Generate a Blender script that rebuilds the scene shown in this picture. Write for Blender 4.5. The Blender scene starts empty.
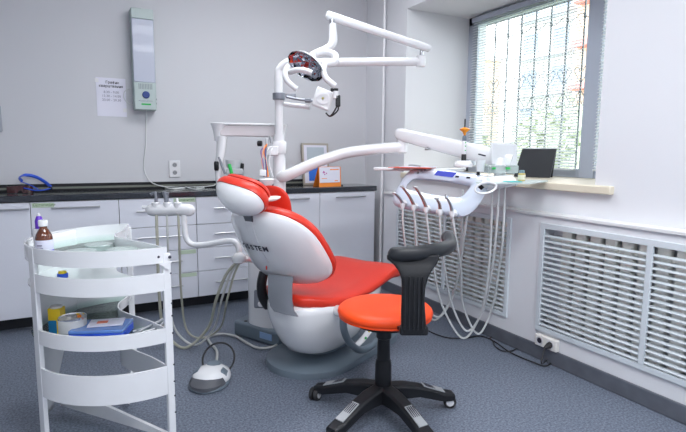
import bpy, bmesh, math, random
from mathutils import Vector as V, Matrix
random.seed(7)
SC = bpy.context.scene; COL = SC.collection
PI = math.pi
# ---------------------------------------------------------------- camera
EYE = V((0, 0, 1.19)); FP = 507.4
def _cam():
    p, y, r = math.radians(7.153), math.radians(27.786), math.radians(-.432)
    f = V((math.sin(y)*math.cos(p), math.cos(y)*math.cos(p), -math.sin(p)))
    rt = V((math.cos(y), -math.sin(y), 0)); dn = f.cross(rt)
    a = math.cos(r)*rt + math.sin(r)*dn; b = -math.sin(r)*rt + math.cos(r)*dn
    return a, b, f
CR, CD, CF = _cam()
cam = bpy.data.cameras.new('camera'); co = bpy.data.objects.new('camera', cam); COL.objects.link(co)
cam.sensor_width = 36; cam.lens = FP/686*36; cam.clip_start = .02; cam.clip_end = 500
m = Matrix.Identity(4)
for i in range(3): m[i][0] = CR[i]; m[i][1] = -CD[i]; m[i][2] = -CF[i]; m[i][3] = EYE[i]
co.matrix_world = m; SC.camera = co
SC.view_settings.view_transform = 'Standard'; SC.view_settings.look = 'None'
SC.view_settings.exposure = 0.46; SC.view_settings.gamma = 1; SC.view_settings.use_curve_mapping = False
# ---------------------------------------------------------------- world and lamps
W = bpy.data.worlds.new('sky'); SC.world = W; W.use_nodes = True
bg = W.node_tree.nodes['Background']; bg.inputs[0].default_value = (.93, .965, 1, 1); bg.inputs[1].default_value = 3.6
def area(name, loc, size, power, rot=(0, 0, 0), col=(1, 1, 1), portal=False):
    l = bpy.data.lights.new(name, 'AREA'); l.shape = 'RECTANGLE'; l.size, l.size_y = size; l.energy = power; l.color = col
    if portal: l.cycles.is_portal = True
    o = bpy.data.objects.new(name, l); COL.objects.link(o); o.location = loc; o.rotation_euler = rot
    return o
area('window_portal', (3.2, 2.65, 1.7), (1.3, 1.8), 1, (0, PI/2, 0), portal=True)
LAMPS = [(1.25, 2.75, 15), (0.7, 0.9, 22), (1.3, -0.4, 32), (-0.8, -0.4, 14)]
for lx, ly, w in LAMPS: area('ceiling_lamp_light', (lx, ly, 2.74), (1.15, .5), w, col=(.93, .96, 1))
# ---------------------------------------------------------------- helpers
def at(px, py, axis, value):
    d = CR*((px-343)/FP) + CD*((py-216)/FP) + CF
    return EYE + d*((value-EYE[axis])/d[axis])
def atd(px, py, depth):
    return EYE + (CR*((px-343)/FP) + CD*((py-216)/FP) + CF)*depth
AA = V((.888, .459, 0)); NN = V((-.459, .888, 0)); ZZ = V((0, 0, 1))
def ch(a, n, z): return AA*a + NN*n + ZZ*z
def onN(px, py, n):
    d = CR*((px-343)/FP) + CD*((py-216)/FP) + CF
    return EYE + d*((n - EYE.dot(NN))/d.dot(NN))
def mat(name, col, rough=.45, metal=0, var=.04, scale=8, bump=0, bscale=200, coat=0, emit=None, spec=.5):
    M = bpy.data.materials.new(name); M.use_nodes = True; nt = M.node_tree; b = nt.nodes['Principled BSDF']
    b.inputs['Roughness'].default_value = rough; b.inputs['Metallic'].default_value = metal
    b.inputs['Coat Weight'].default_value = coat; b.inputs['Specular IOR Level'].default_value = spec
    tc = nt.nodes.new('ShaderNodeTexCoord'); nz = nt.nodes.new('ShaderNodeTexNoise'); nz.inputs['Scale'].default_value = scale
    nt.links.new(tc.outputs['Object'], nz.inputs['Vector'])
    mx = nt.nodes.new('ShaderNodeMix'); mx.data_type = 'RGBA'
    c = list(col)
    mx.inputs[6].default_value = [max(0, v*(1-var)) for v in c]+[1]; mx.inputs[7].default_value = [min(1, v*(1+var)) for v in c]+[1]
    nt.links.new(nz.outputs['Fac'], mx.inputs[0]); nt.links.new(mx.outputs[2], b.inputs['Base Color'])
    if emit: b.inputs['Emission Color'].default_value = list(emit[:3])+[1]; b.inputs['Emission Strength'].default_value = emit[3]
    if bump:
        n2 = nt.nodes.new('ShaderNodeTexNoise'); n2.inputs['Scale'].default_value = bscale; bp = nt.nodes.new('ShaderNodeBump')
        bp.inputs['Strength'].default_value = bump; bp.inputs['Distance'].default_value = .002
        nt.links.new(tc.outputs['Object'], n2.inputs['Vector']); nt.links.new(n2.outputs['Fac'], bp.inputs['Height']); nt.links.new(bp.outputs[0], b.inputs['Normal'])
    return M
def clear(name, tint, gloss=.12, keep=1.0):
    M = bpy.data.materials.new(name); M.use_nodes = True; nt = M.node_tree; nt.nodes.remove(nt.nodes['Principled BSDF'])
    out = nt.nodes['Material Output']; t = nt.nodes.new('ShaderNodeBsdfTransparent'); t.inputs[0].default_value = (*tint, 1)
    g = nt.nodes.new('ShaderNodeBsdfGlossy'); g.inputs['Roughness'].default_value = .03; g.inputs[0].default_value = (.95, 1, .98, 1)
    lw = nt.nodes.new('ShaderNodeLayerWeight'); lw.inputs[0].default_value = gloss
    mx = nt.nodes.new('ShaderNodeMixShader'); nt.links.new(lw.outputs['Fresnel'], mx.inputs[0]); nt.links.new(t.outputs[0], mx.inputs[1]); nt.links.new(g.outputs[0], mx.inputs[2])
    last = mx
    if keep < 1:
        d = nt.nodes.new('ShaderNodeBsdfDiffuse'); d.inputs[0].default_value = (.85, .92, .9, 1)
        m2 = nt.nodes.new('ShaderNodeMixShader'); m2.inputs[0].default_value = 1-keep
        nt.links.new(mx.outputs[0], m2.inputs[1]); nt.links.new(d.outputs[0], m2.inputs[2]); last = m2
    nt.links.new(last.outputs[0], out.inputs[0]); return M
class MB:
    def __init__(s): s.v = []; s.f = []
    def add(s, vs, fs):
        k = len(s.v); s.v += [V(p) for p in vs]; s.f += [tuple(i+k for i in f) for f in fs]; return s
    def hexa(s, P8): return s.add(P8, [(0, 3, 2, 1), (4, 5, 6, 7), (0, 1, 5, 4), (1, 2, 6, 5), (2, 3, 7, 6), (3, 0, 4, 7)])
    def box(s, lo, hi):
        (a, b, c), (d, e, f) = lo, hi
        return s.hexa([(a, b, c), (d, b, c), (d, e, c), (a, e, c), (a, b, f), (d, b, f), (d, e, f), (a, e, f)])
    def obox(s, c, u, v, w):           # oriented box from half-axis vectors
        c, u, v, w = V(c), V(u), V(v), V(w)
        return s.hexa([c-u-v-w, c+u-v-w, c+u+v-w, c-u+v-w, c-u-v+w, c+u-v+w, c+u+v+w, c-u+v+w])
    def loft(s, rings, caps=True, closed=False):
        n = len(rings[0]); vs = [p for r in rings for p in r]; fs = []
        R = len(rings)
        for i in range(R if closed else R-1):
            for j in range(n):
                a, b = i*n+j, i*n+(j+1) % n; c, d = ((i+1) % R)*n+(j+1) % n, ((i+1) % R)*n+j
                fs.append((a, b, c, d))
        if caps and not closed: fs += [tuple(range(n))[::-1], tuple(range((R-1)*n, R*n))]
        return s.add(vs, fs)
    def tube(s, pts, r, n=10, closed=False, smooth=6, flat=1.0, upv=None):
        pts = [V(p) for p in pts]
        if smooth > 1 and len(pts) > 2: pts = spline(pts, smooth, closed)
        N = len(pts); rs = r if callable(r) else (lambda t: r)
        t0 = (pts[1]-pts[0]).normalized(); u = V(upv) if upv else (V((0, 0, 1)) if abs(t0.z) < .9 else V((1, 0, 0)))
        rings = []
        for i in range(N):
            a = pts[(i-1) % N] if (closed or i) else pts[0]; b = pts[(i+1) % N] if (closed or i < N-1) else pts[-1]
            t = (b-a).normalized()
            if upv: u = V(upv)
            u = (u - t*u.dot(t)).normalized(); w = t.cross(u); q = rs(i/max(1, N-1))
            rings.append([pts[i]+u*math.cos(2*PI*k/n)*q*flat+w*math.sin(2*PI*k/n)*q for k in range(n)])
        return s.loft(rings, True, closed)
    def cyl(s, a, b, r0, r1=None, n=24): 
        r1 = r0 if r1 is None else r1
        return s.tube([a, b], lambda t: r0+(r1-r0)*t, n, smooth=1)
    def lathe(s, c, prof, axis=(0, 0, 1), n=32, sx=1, sy=1, xdir=None):
        ax = V(axis).normalized(); x = V(xdir) if xdir else (V((1, 0, 0)) if abs(ax.x) < .9 else V((0, 1, 0)))
        x = (x-ax*x.dot(ax)).normalized(); y = ax.cross(x); c = V(c)
        return s.loft([[c+ax*h+(x*math.cos(2*PI*k/n)*sx+y*math.sin(2*PI*k/n)*sy)*max(r, 1e-4) for k in range(n)] for r, h in prof])
    def prism(s, poly, ext):           # poly: list of 3D points, ext: vector
        ext = V(ext); return s.loft([[V(p) for p in poly], [V(p)+ext for p in poly]])
    def disc(s, outline, mapping, tf, tb, n=48, rr=(1, .985, .94, .86, .74, .58, .38, .15)):
        # solid cushion: outline(theta)->(p,q); mapping(p,q,t)->point; tf/tb front and back thickness of r
        rings = []
        for r in rr[::-1]: rings.append([mapping(outline(2*PI*k/n)[0]*r, outline(2*PI*k/n)[1]*r, -tb(r)) for k in range(n)])
        for r in rr: rings.append([mapping(outline(2*PI*k/n)[0]*r, outline(2*PI*k/n)[1]*r, tf(r)) for k in range(n)])
        return s.loft(rings)
    def build(s, name, material, parent=None, smooth=35, bevel=0, seg=2, solid=0):
        c = sum(s.v, V())/max(1, len(s.v))
        me = bpy.data.meshes.new(name); me.from_pydata([p-c for p in s.v], [], s.f)
        bm = bmesh.new(); bm.from_mesh(me); bmesh.ops.remove_doubles(bm, verts=bm.verts, dist=1e-6)
        bmesh.ops.recalc_face_normals(bm, faces=bm.faces); bm.to_mesh(me); bm.free()
        if smooth:
            me.polygons.foreach_set('use_smooth', [True]*len(me.polygons)); me.set_sharp_from_angle(angle=math.radians(smooth))
        me.materials.append(material)
        o = bpy.data.objects.new(name, me); COL.objects.link(o)
        if solid: k = o.modifiers.new('solid', 'SOLIDIFY'); k.thickness = solid; k.offset = 0
        if bevel: k = o.modifiers.new('bevel', 'BEVEL'); k.width = bevel; k.segments = seg; k.limit_method = 'ANGLE'
        return place(o, c, parent)
WP = {}
def place(o, c, parent=None):
    WP[o.name] = V(c); o.parent = parent
    o.location = V(c) - (WP[parent.name] if parent else V()); return o
def spline(P, k, closed=False):
    out = []; n = len(P)
    for i in range(n if closed else n-1):
        g = (lambda j: P[j % n]) if closed else (lambda j: P[min(max(j, 0), n-1)])
        a, b, c, d = g(i-1), g(i), g(i+1), g(i+2)
        for j in range(k):
            t = j/k; out.append(.5*((2*b)+(c-a)*t+(2*a-5*b+4*c-d)*t*t+(3*b-a-3*c+d)*t**3))
    if not closed: out.append(P[-1])
    return out
def tag(o, label, cat, group=None):
    o['label'] = label; o['category'] = cat
    if group: o['group'] = group
    return o
def thing(name, loc, label, cat, group=None):
    o = bpy.data.objects.new(name, None); COL.objects.link(o); o.empty_display_size = .05
    place(o, V(loc)); return tag(o, label, cat, group)
def struct(name, mb, material, **k):
    o = mb.build(name, material, **k); o['kind'] = 'structure'; return o
def text(name, body, size, origin, xd, yd, material, parent, align='LEFT', depth=.0006, bold=0):
    cu = bpy.data.curves.new(name, 'FONT'); cu.body = body; cu.size = size; cu.align_x = align; cu.extrude = depth; cu.offset = bold
    cu.resolution_u = 3
    t = bpy.data.objects.new(name+'_tmp', cu); COL.objects.link(t)
    me = bpy.data.meshes.new_from_object(t.evaluated_get(bpy.context.evaluated_depsgraph_get()))
    bpy.data.objects.remove(t); me.name = name; me.materials.clear(); me.materials.append(material)
    xd = V(xd).normalized(); yd = V(yd); yd = (yd-xd*yd.dot(xd)).normalized(); zd = xd.cross(yd)
    for v in me.vertices: v.co = xd*v.co.x + yd*v.co.y + zd*v.co.z
    o = bpy.data.objects.new(name, me); COL.objects.link(o); return place(o, V(origin), parent)
def sup(hw, hh, ex, taper=0):
    def f(t):
        c, s = math.cos(t), math.sin(t)
        q = math.copysign(abs(s)**(2/ex), s)*hh
        return math.copysign(abs(c)**(2/ex), c)*hw*(1+taper*q/hh), q
    return f
def copy_tree(o, delta):
    r = o.copy(); COL.objects.link(r); r.location = o.location + V(delta)
    for c in o.children:
        d = c.copy(); COL.objects.link(d); d.parent = r
        for g in c.children:
            e = g.copy(); COL.objects.link(e); e.parent = d
    return r
# ---------------------------------------------------------------- materials
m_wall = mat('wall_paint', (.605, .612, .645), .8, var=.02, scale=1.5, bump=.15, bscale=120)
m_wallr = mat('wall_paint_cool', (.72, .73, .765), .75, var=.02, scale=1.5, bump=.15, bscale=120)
m_ceil = mat('ceiling_paint', (.8, .8, .8), .9)
m_trim = mat('cream_ledge', (.78, .76, .72), .5)
m_sill = mat('cream_sill', (.72, .66, .53), .4)
m_skirt = mat('grey_skirting', (.105, .115, .14), .5, var=.25, scale=14)
m_white = mat('white_plastic', (.76, .765, .79), .25, coat=.3)
m_gloss = mat('white_enamel', (.78, .79, .81), .16, coat=.5)
m_cab = mat('lilac_white_laminate', (.68, .70, .77), .3, var=.015)
m_gap = mat('cabinet_gap', (.2, .21, .16), .6)
m_black = mat('black_plastic', (.012, .013, .016), .4, spec=.3, bump=.1, bscale=400)
m_rubber = mat('black_rubber', (.02, .02, .022), .6)
m_dark = mat('plinth_black', (.012, .014, .02), .5)
m_counter = mat('black_stone', (.025, .03, .04), .12, var=.6, scale=90, coat=.3)
m_red = mat('red_vinyl', (.66, .038, .02), .36, spec=.35, var=.05, bump=.1, bscale=500)
m_orange = mat('orange_red_vinyl', (.92, .075, .01), .42, spec=.3, var=.04)
m_chrome = mat('chrome', (.75, .76, .78), .15, 1)
m_steel = mat('brushed_steel', (.5, .51, .53), .35, 1)
m_silver = mat('silver_paint', (.24, .255, .29), .35, .55)
m_base = mat('slate_base', (.14, .18, .22), .42)
m_hose = mat('grey_hose', (.5, .51, .5), .45)
m_hosew = mat('white_hose', (.66, .68, .68), .4)
m_tin = mat('tin_label', (.62, .63, .62), .4)
m_blue = mat('blue_plastic', (.02, .09, .62), .3)
m_green = mat('green_plastic', (.01, .42, .07), .4)
m_orangep = mat('orange_plastic', (.9, .27, .03), .4)
m_yellow = mat('yellow_plastic', (.85, .6, .02), .4)
m_paper = mat('paper', (.74, .74, .84), .7)
m_ink = mat('ink', (.03, .03, .05), .7)
m_inkg = mat('ink_grey', (.22, .22, .3), .7)
m_grill = mat('grille_enamel', (.62, .67, .71), .4)
m_rad = mat('radiator_enamel', (.82, .81, .74), .5)
m_void = mat('niche_dark', (.03, .028, .02), .9)
m_frame = mat('window_frame_grey', (.42, .46, .55), .4)
m_slat = mat('blind_slat', (.8, .82, .83), .45)
_nt = m_slat.node_tree; _tr = _nt.nodes.new('ShaderNodeBsdfTranslucent'); _tr.inputs[0].default_value = (.8, .82, .84, 1); _mx = _nt.nodes.new('ShaderNodeMixShader'); _mx.inputs[0].default_value = .4
_nt.links.new(_nt.nodes['Principled BSDF'].outputs[0], _mx.inputs[1]); _nt.links.new(_tr.outputs[0], _mx.inputs[2]); _nt.links.new(_mx.outputs[0], _nt.nodes['Material Output'].inputs[0])
m_glass = clear('shelf_glass', (.93, .975, .965), .12, .97)
m_pane = clear('window_glass', (.96, .98, .98), .1)
m_clearp = clear('clear_plastic', (.85, .9, .9), .3, .75)
m_lens = clear('lamp_lens', (.6, .6, .62), .5)
m_olive = mat('backlit_hose', (.4, .4, .33), .5)  # dull olive: backlit shade of the hoses put into the colour
# floor: speckled blue-grey linoleum
def floor_mat():
    M = mat('speckled_linoleum', (.11, .14, .19), .5, bump=0); nt = M.node_tree; b = nt.nodes['Principled BSDF']
    tc = nt.nodes['Texture Coordinate']; prev = None
    n1 = nt.nodes.new('ShaderNodeTexNoise'); n1.inputs['Scale'].default_value = 100; n1.inputs['Detail'].default_value = 4; n1.inputs['Roughness'].default_value = .7
    cr = nt.nodes.new('ShaderNodeValToRGB'); e = cr.color_ramp.elements
    e[0].position = .38; e[0].color = (.072, .09, .13, 1); e[1].position = .64; e[1].color = (.225, .25, .305, 1)
    x = e.new(.5); x.color = (.135, .16, .21, 1)
    nt.links.new(tc.outputs['Object'], n1.inputs['Vector']); nt.links.new(n1.outputs['Fac'], cr.inputs[0]); nt.links.new(cr.outputs[0], b.inputs['Base Color'])
    return M
m_floor = floor_mat()
# ================================================================ SETTING
XR, XE, YB = 2.43, 2.35, 4.17
struct('floor', MB().box((-2, -1.7, -.1), (3.3, 4.5, 0)), m_floor)
struct('ceiling', MB().box((-2, -1.7, 2.8), (3.3, 4.5, 2.9)), m_ceil)
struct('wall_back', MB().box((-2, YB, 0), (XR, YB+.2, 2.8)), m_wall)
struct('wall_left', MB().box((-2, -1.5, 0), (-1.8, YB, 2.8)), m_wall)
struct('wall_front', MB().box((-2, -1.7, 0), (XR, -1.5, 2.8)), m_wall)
Y0, Y1, Z0, Z1, XW = 1.755, 3.53, .99, 2.34, 3.08
w = MB(); w.box((XR, -1.7, 0), (XW+.2, Y0, 2.8)); w.box((XR, Y1, 0), (XW+.2, YB+.2, 2.8)); w.box((XR, Y0, 0), (XW+.2, Y1, Z0)); w.box((XR, Y0, Z1), (XW+.2, Y1, 2.8))
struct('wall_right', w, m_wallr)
# radiator boxing below the ledge with two grille openings
G = [(.76, 2.014), (2.24, 3.49)]; GZ0, GZ1 = .17, .8
w = MB(); w.box((XE, -1.5, 0), (XR, 3.70, GZ0+.02)); w.box((XE, -1.5, GZ1-.02), (XR, 3.70, .84))
for a, b in ((-1.5, G[0][0]+.02), (G[0][1]-.02, G[1][0]+.02), (G[1][1]-.02, 3.70)): w.box((XE, a, GZ0+.02), (XR, b, GZ1-.02))
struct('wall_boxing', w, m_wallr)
struct('trim_1', MB().box((XE-.012, -1.5, .838), (XR, 3.70, .856)), mat('ledge_white', (.74, .74, .75), .5), bevel=.003)
struct('baseboard_right', MB().box((XE-.014, -1.5, 0), (XE, 3.70, .087)), m_skirt, bevel=.005)
struct('windowsill', MB().box((2.395, 1.645, .985), (XW+.02, 3.53, 1.028)), m_sill, bevel=.006)
# ---- window: frame, panes
def window():
    fr = MB(); x0, x1 = XW, XW+.07
    zb = 1.028
    fr.box((x0, Y0, zb), (x1, Y1, zb+.06)); fr.box((x0, Y0, Z1-.07), (x1, Y1, Z1)); fr.box((x0, Y1-.06, zb), (x1, Y1, Z1)); fr.box((x0, Y0, zb), (x1, Y0+.05, Z1))
    fr.box((x0-.012, 2.235, zb), (x1, 2.35, Z1)); fr.box((x0-.01, Y1-.12, zb+.06), (x0, Y1-.06, Z1-.07))
    f = struct('window_1', fr, m_frame, bevel=.004)
    g = MB().box((x0+.03, Y0+.04, zb+.05), (x0+.036, 2.25, Z1-.06)).build('window_pane', m_pane, f); g['kind'] = 'structure'
    g = MB().box((x0+.03, 2.34, zb+.05), (x0+.036, Y1-.05, Z1-.06)).build('window_pane', m_pane, f); g['kind'] = 'structure'
    h = MB().obox((x0-.02, Y1-.09, 1.45), (.012, 0, 0), (0, .008, 0), (0, 0, .06)).build('window_handle', m_white, f, bevel=.003); h['kind'] = 'structure'
window()
def blind(y0, y1, label):
    t = thing('venetian_blind', (XW-.03, (y0+y1)/2, 1.07), label, 'blind', 'venetian blinds in the window')
    s = MB(); z = 1.105; x = XW-.032; dx, dz = .0115, .0055
    while z < 2.275:
        s.obox((x, (y0+y1)/2, z), (dx, 0, dz), (0, (y1-y0)/2, 0), (-.0003, 0, .0008)); z += .0212
    s.build('slats', m_slat, t, smooth=0)
    MB().box((x-.02, y0, 2.28), (x+.018, y1, 2.32)).build('head_rail', m_frame, t, bevel=.003)
    MB().box((x-.012, y0, 1.078), (x+.012, y1, 1.092)).build('bottom_rail', m_slat, t, bevel=.003)
    for k in range(3 if y1-y0 > .6 else 1):
        yy = y0+(y1-y0)*(.5 if y1-y0 < .6 else (.12+.38*k))
        MB().box((x-.0125, yy-.001, 1.09), (x-.0115, yy+.001, 2.28)).build('ladder_cord', m_white, t, smooth=0)
blind(2.365, 3.44, 'wide white venetian blind over the large left window pane'); blind(1.80, 2.222, 'narrow venetian blind at the right end of the window, beside the grey mullion')
# iron grating outside
def grating():
    t = thing('window_grating', (3.36, 2.65, 1.0), 'black wrought iron grating with scrolls outside the window', 'grating')
    mm = mat('wrought_iron', (.16, .18, .2), .5)  # black iron greyed, overexposed glare put into the colour
    ys = [1.7+.15*k for k in range(14)]
    for y in ys: MB().box((3.355, y-.005, .95), (3.365, y+.005, 2.6)).build('bar', mm, t, smooth=0)
    for z in (1.0, 2.33): MB().box((3.353, 1.65, z), (3.367, 3.7, z+.014)).build('rail', mm, t, smooth=0)
    for i, y in enumerate(ys[:-1]):
        s = MB()
        for sg in (1, -1):
            c0 = y if sg > 0 else y+.15
            for zb, d in ((1.72, 1), (1.66, -1)):
                pts = [V((3.36, c0+sg*(.004+.062*min(1, q/5)-(.0 if q < 6 else .012*(q-5))), zb+d*(.02*q if q < 5 else .1-.0*(q)))) for q in range(5)]
                cy, cz, r = c0+sg*.04, zb+d*.09, .024
                pts = [V((3.36, c0+sg*.004, zb))]+[V((3.36, cy+sg*r*math.cos(math.radians(a)), cz+d*r*math.sin(math.radians(a)))) for a in range(-60, 230, 40)]
                s.tube(pts, .0035, 6, smooth=2)
        s.build('scroll', mm, t)
        s = MB().tube([V((3.36, y, 2.2)), V((3.36, y+.03, 2.22)), V((3.36, y+.075, 2.2)), V((3.36, y+.12, 2.18)), V((3.36, y+.15, 2.2))], .0035, 6, smooth=3); s.build('wave', mm, t)
        MB().lathe((3.36, y, 2.17), [(.004, 0), (.01, .015), (.01, .04), (.004, .055)], n=8).build('collar', mm, t)
grating()
# ---- outdoors
def outdoors():
    gr = MB().box((4, -40, -2.4), (120, 120, -2.2)); o = struct('ground', gr, mat('outdoor_ground', (.3, .34, .22), .9))
    def block(x0, y0, x1, y1, h, wallm, label, accent, rows, seed):
        t = thing('apartment_building', ((x0+x1)/2, (y0+y1)/2, -2.2), label, 'building', 'buildings seen through the blinds')
        MB().box((x0, y0, -2.2), (x1, y1, h)).build('wall', wallm, t, smooth=0)
        MB().box((x0-.3, y0-.3, h), (x1+.3, y1+.3, h+.4)).build('roof', accent, t, smooth=0)
        wm = mat('far_window', (.3, .38, .5), .2)
        z = .5
        while z < h-1.5:
            y = y0+1
            while y < y1-1.5:
                MB().box((x0-.08, y, z), (x0+.05, y+1.4, z+1.5)).build('window', wm, t, smooth=0); y += 3
            MB().box((x0-1.0, y0+.4, z-.7), (x0, y1-.4, z-.3)).build('balcony', accent, t, smooth=0)
            z += 3
    block(34, 26.6, 44, 32.4, 14.6, mat('far_wall_white', (.8, .8, .8), .8), 'pale apartment block with balconies outside behind the grating', mat('far_wall_grey', (.55, .58, .65), .8), 5, 1)
    block(33, 22.0, 40, 26.2, 15.2, mat('far_wall_tan', (.8, .6, .45), .8), 'tan apartment tower outside near the right window mullion', mat('far_red', (.75, .3, .28), .8), 5, 2)
    block(34, 36.1, 35.5, 37.2, 9.6, mat('far_wall_peach', (.85, .62, .45), .8), 'small peach building outside at the left edge of the window', mat('far_wall_grey2', (.6, .6, .6), .8), 3, 3)
    lm = [mat('leaves_light', (.58, .64, .48), .8, var=.3, scale=2), mat('leaves_mid', (.5, .57, .42), .8, var=.3, scale=2)]  # greens paled so the colour carries the overexposed window haze
    bk = mat('bark', (.15, .1, .07), .9)
    spots = [(15, 21.5, 3.2, 'leftmost leafy tree outside'), (14, 16.8, 2.6, 'leafy tree outside, second from the left'), (15.5, 12.6, 3.0, 'leafy tree outside in the middle of the window'), (14, 9.4, 2.4, 'rightmost leafy tree outside, below the tan tower')]
    for i, (x, y, h, lb) in enumerate(spots):
        t = thing('tree', (x, y, -2.2), lb, 'tree', 'trees outside the window')
        MB().cyl((x, y, -2.2), (x, y, h-1.5), .16, .1, 10).build('trunk', bk, t)
        s = MB()
        for k in range(900):
            d = V((random.gauss(0, 1), random.gauss(0, 1), random.gauss(0, .8))).normalized()*random.uniform(.5, 1)
            c = V((x, y, h-1.6)) + V((d.x*1.8, d.y*1.8, d.z*1.9)); u = V((random.gauss(0, 1), random.gauss(0, 1), random.gauss(0, 1))).normalized()*.2
            v = u.cross(d).normalized()*.14; s.add([c-u, c-v, c+u, c+v], [(0, 1, 2, 3)])
        s.build('foliage', lm[i % 2], t, smooth=0)
outdoors()
# ---- ceiling lamps
for i, (lx, ly, w_) in enumerate(LAMPS):
    t = thing('ceiling_light', (lx, ly, 2.76), 'rectangular white ceiling light panel', 'ceiling light', 'ceiling light panels')
    f = MB(); f.box((lx-.6, ly-.28, 2.75), (lx-.58, ly+.28, 2.8)); f.box((lx+.58, ly-.28, 2.75), (lx+.6, ly+.28, 2.8)); f.box((lx-.58, ly-.28, 2.75), (lx+.58, ly-.26, 2.8)); f.box((lx-.58, ly+.26, 2.75), (lx+.58, ly+.28, 2.8))
    f.build('frame', m_white, t); MB().box((lx-.58, ly-.26, 2.765), (lx+.58, ly+.26, 2.78)).build('diffuser', mat('lamp_diffuser', (.9, .9, .9), .5, emit=(.95, .97, 1, 3)), t)
# ---- heating pipe in the corner
p = MB().cyl((2.385, 3.80, 0), (2.385, 3.80, 2.8), .013, n=14); tag(p.build('heating_pipe', m_white), 'white heating pipe rising from floor to ceiling in the corner', 'pipe')
p = MB().cyl((2.40, 3.98, 0), (2.40, 3.98, .6), .01, n=12); tag(p.build('gas_pipe', mat('brown_pipe', (.2, .12, .06), .6)), 'short dark pipe low in the corner beside the last cabinet', 'pipe')
# ================================================================ RADIATORS + GRILLES
def grille(y0, y1, muls, label, rlabel):
    t = thing('radiator_grille', (XE, (y0+y1)/2, GZ0), label, 'grille', 'radiator grilles')
    f = MB(); x0, x1 = XE-.012, XE+.004; wd = .028
    f.box((x0, y0, GZ0), (x1, y1, GZ0+wd)); f.box((x0, y0, GZ1-wd), (x1, y1, GZ1)); f.box((x0, y0, GZ0+wd), (x1, y0+wd, GZ1-wd)); f.box((x0, y1-wd, GZ0+wd), (x1, y1, GZ1-wd))
    for mm in muls: f.box((x0, mm-.014, GZ0+wd), (x1, mm+.014, GZ1-wd))
    f.build('frame', m_grill, t, bevel=.002)
    edges = [y0+wd]+[q for mm in sorted(muls) for q in (mm-.014, mm+.014)]+[y1-wd]
    for k in range(0, len(edges), 2):
        s = MB(); z = GZ0+wd+.012
        while z < GZ1-wd-.02:
            s.obox((XE+.002, (edges[k]+edges[k+1])/2, z), (.009, 0, .0032), (0, (edges[k+1]-edges[k])/2, 0), (0, 0, .0022)); z += .0305
        s.build('slats', m_grill, t, smooth=0)
    r = thing('radiator', (XE+.05, (y0+y1)/2, GZ0+.02), rlabel, 'radiator', 'radiators behind the grilles')
    s = MB(); y = y0+.03
    while y < y1-.1:
        s.box((XE+.022, y, GZ0+.022), (XE+.062, y+.06, GZ1-.026)); y += .087
    s.build('column_sections', m_rad, r, bevel=.008)
    s = MB(); s.box((XE+.04, y0+.03, GZ0+.05), (XE+.056, y1-.03, GZ0+.075)); s.box((XE+.04, y0+.03, GZ1-.1), (XE+.056, y1-.03, GZ1-.075)); s.build('header_pipe', m_rad, r)
grille(*G[0], [1.385], 'long pale radiator grille in the wall at the right edge, beside the double socket', 'cream sectional radiator behind the right grille')
grille(*G[1], [2.87], 'pale radiator grille behind the hanging hoses of the instrument table', 'cream sectional radiator behind the left grille')
# double socket by the skirting, with plug and cable
t = thing('wall_socket', (XE, 1.92, .12), 'cream double power socket low on the right wall above the grey skirting', 'socket')
MB().box((XE-.03, 1.845, .088), (XE, 1.995, .155)).build('housing', m_trim, t, bevel=.006)
for y in (1.96, 1.885):
    MB().lathe((XE-.0305, y, .122), [(.024, 0), (.024, .002), (.019, .002), (.018, -.0)], axis=(-1, 0, 0), n=24).build('socket_ring', m_white, t)
    MB().lathe((XE-.031, y, .122), [(.015, 0), (.015, .0015)], axis=(-1, 0, 0), n=20).build('socket_well', m_ink, t)
t = thing('power_cable', (2.2, 2.1, 0), 'black power cable plugged into the cream socket and looping on the floor', 'cable')
PL = V((XE-.032, 1.885, .122))
MB().lathe(PL, [(.016, 0), (.017, .01), (.012, .03), (.006, .045)], axis=(-1, 0, -.25), n=16).build('plug', m_rubber, t)
fl = [(556, 352), (553, 361), (545, 366), (533, 362), (520, 357), (508, 351), (497, 343), (490, 338), (500, 336), (513, 339), (519, 344), (514, 350), (503, 351), (495, 346), (492, 340), (480, 336), (465, 338), (450, 338), (438, 335), (425, 329), (415, 322)]
pts = [PL+V((-.04, 0, -.01)), PL+V((-.06, -.005, -.05)), PL+V((-.065, -.01, -.095))]+[at(x, y, 2, .006+.003*(i % 2)) for i, (x, y) in enumerate(fl)]
MB().tube(pts, .004, 8, smooth=5).build('cord', m_rubber, t)
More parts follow.
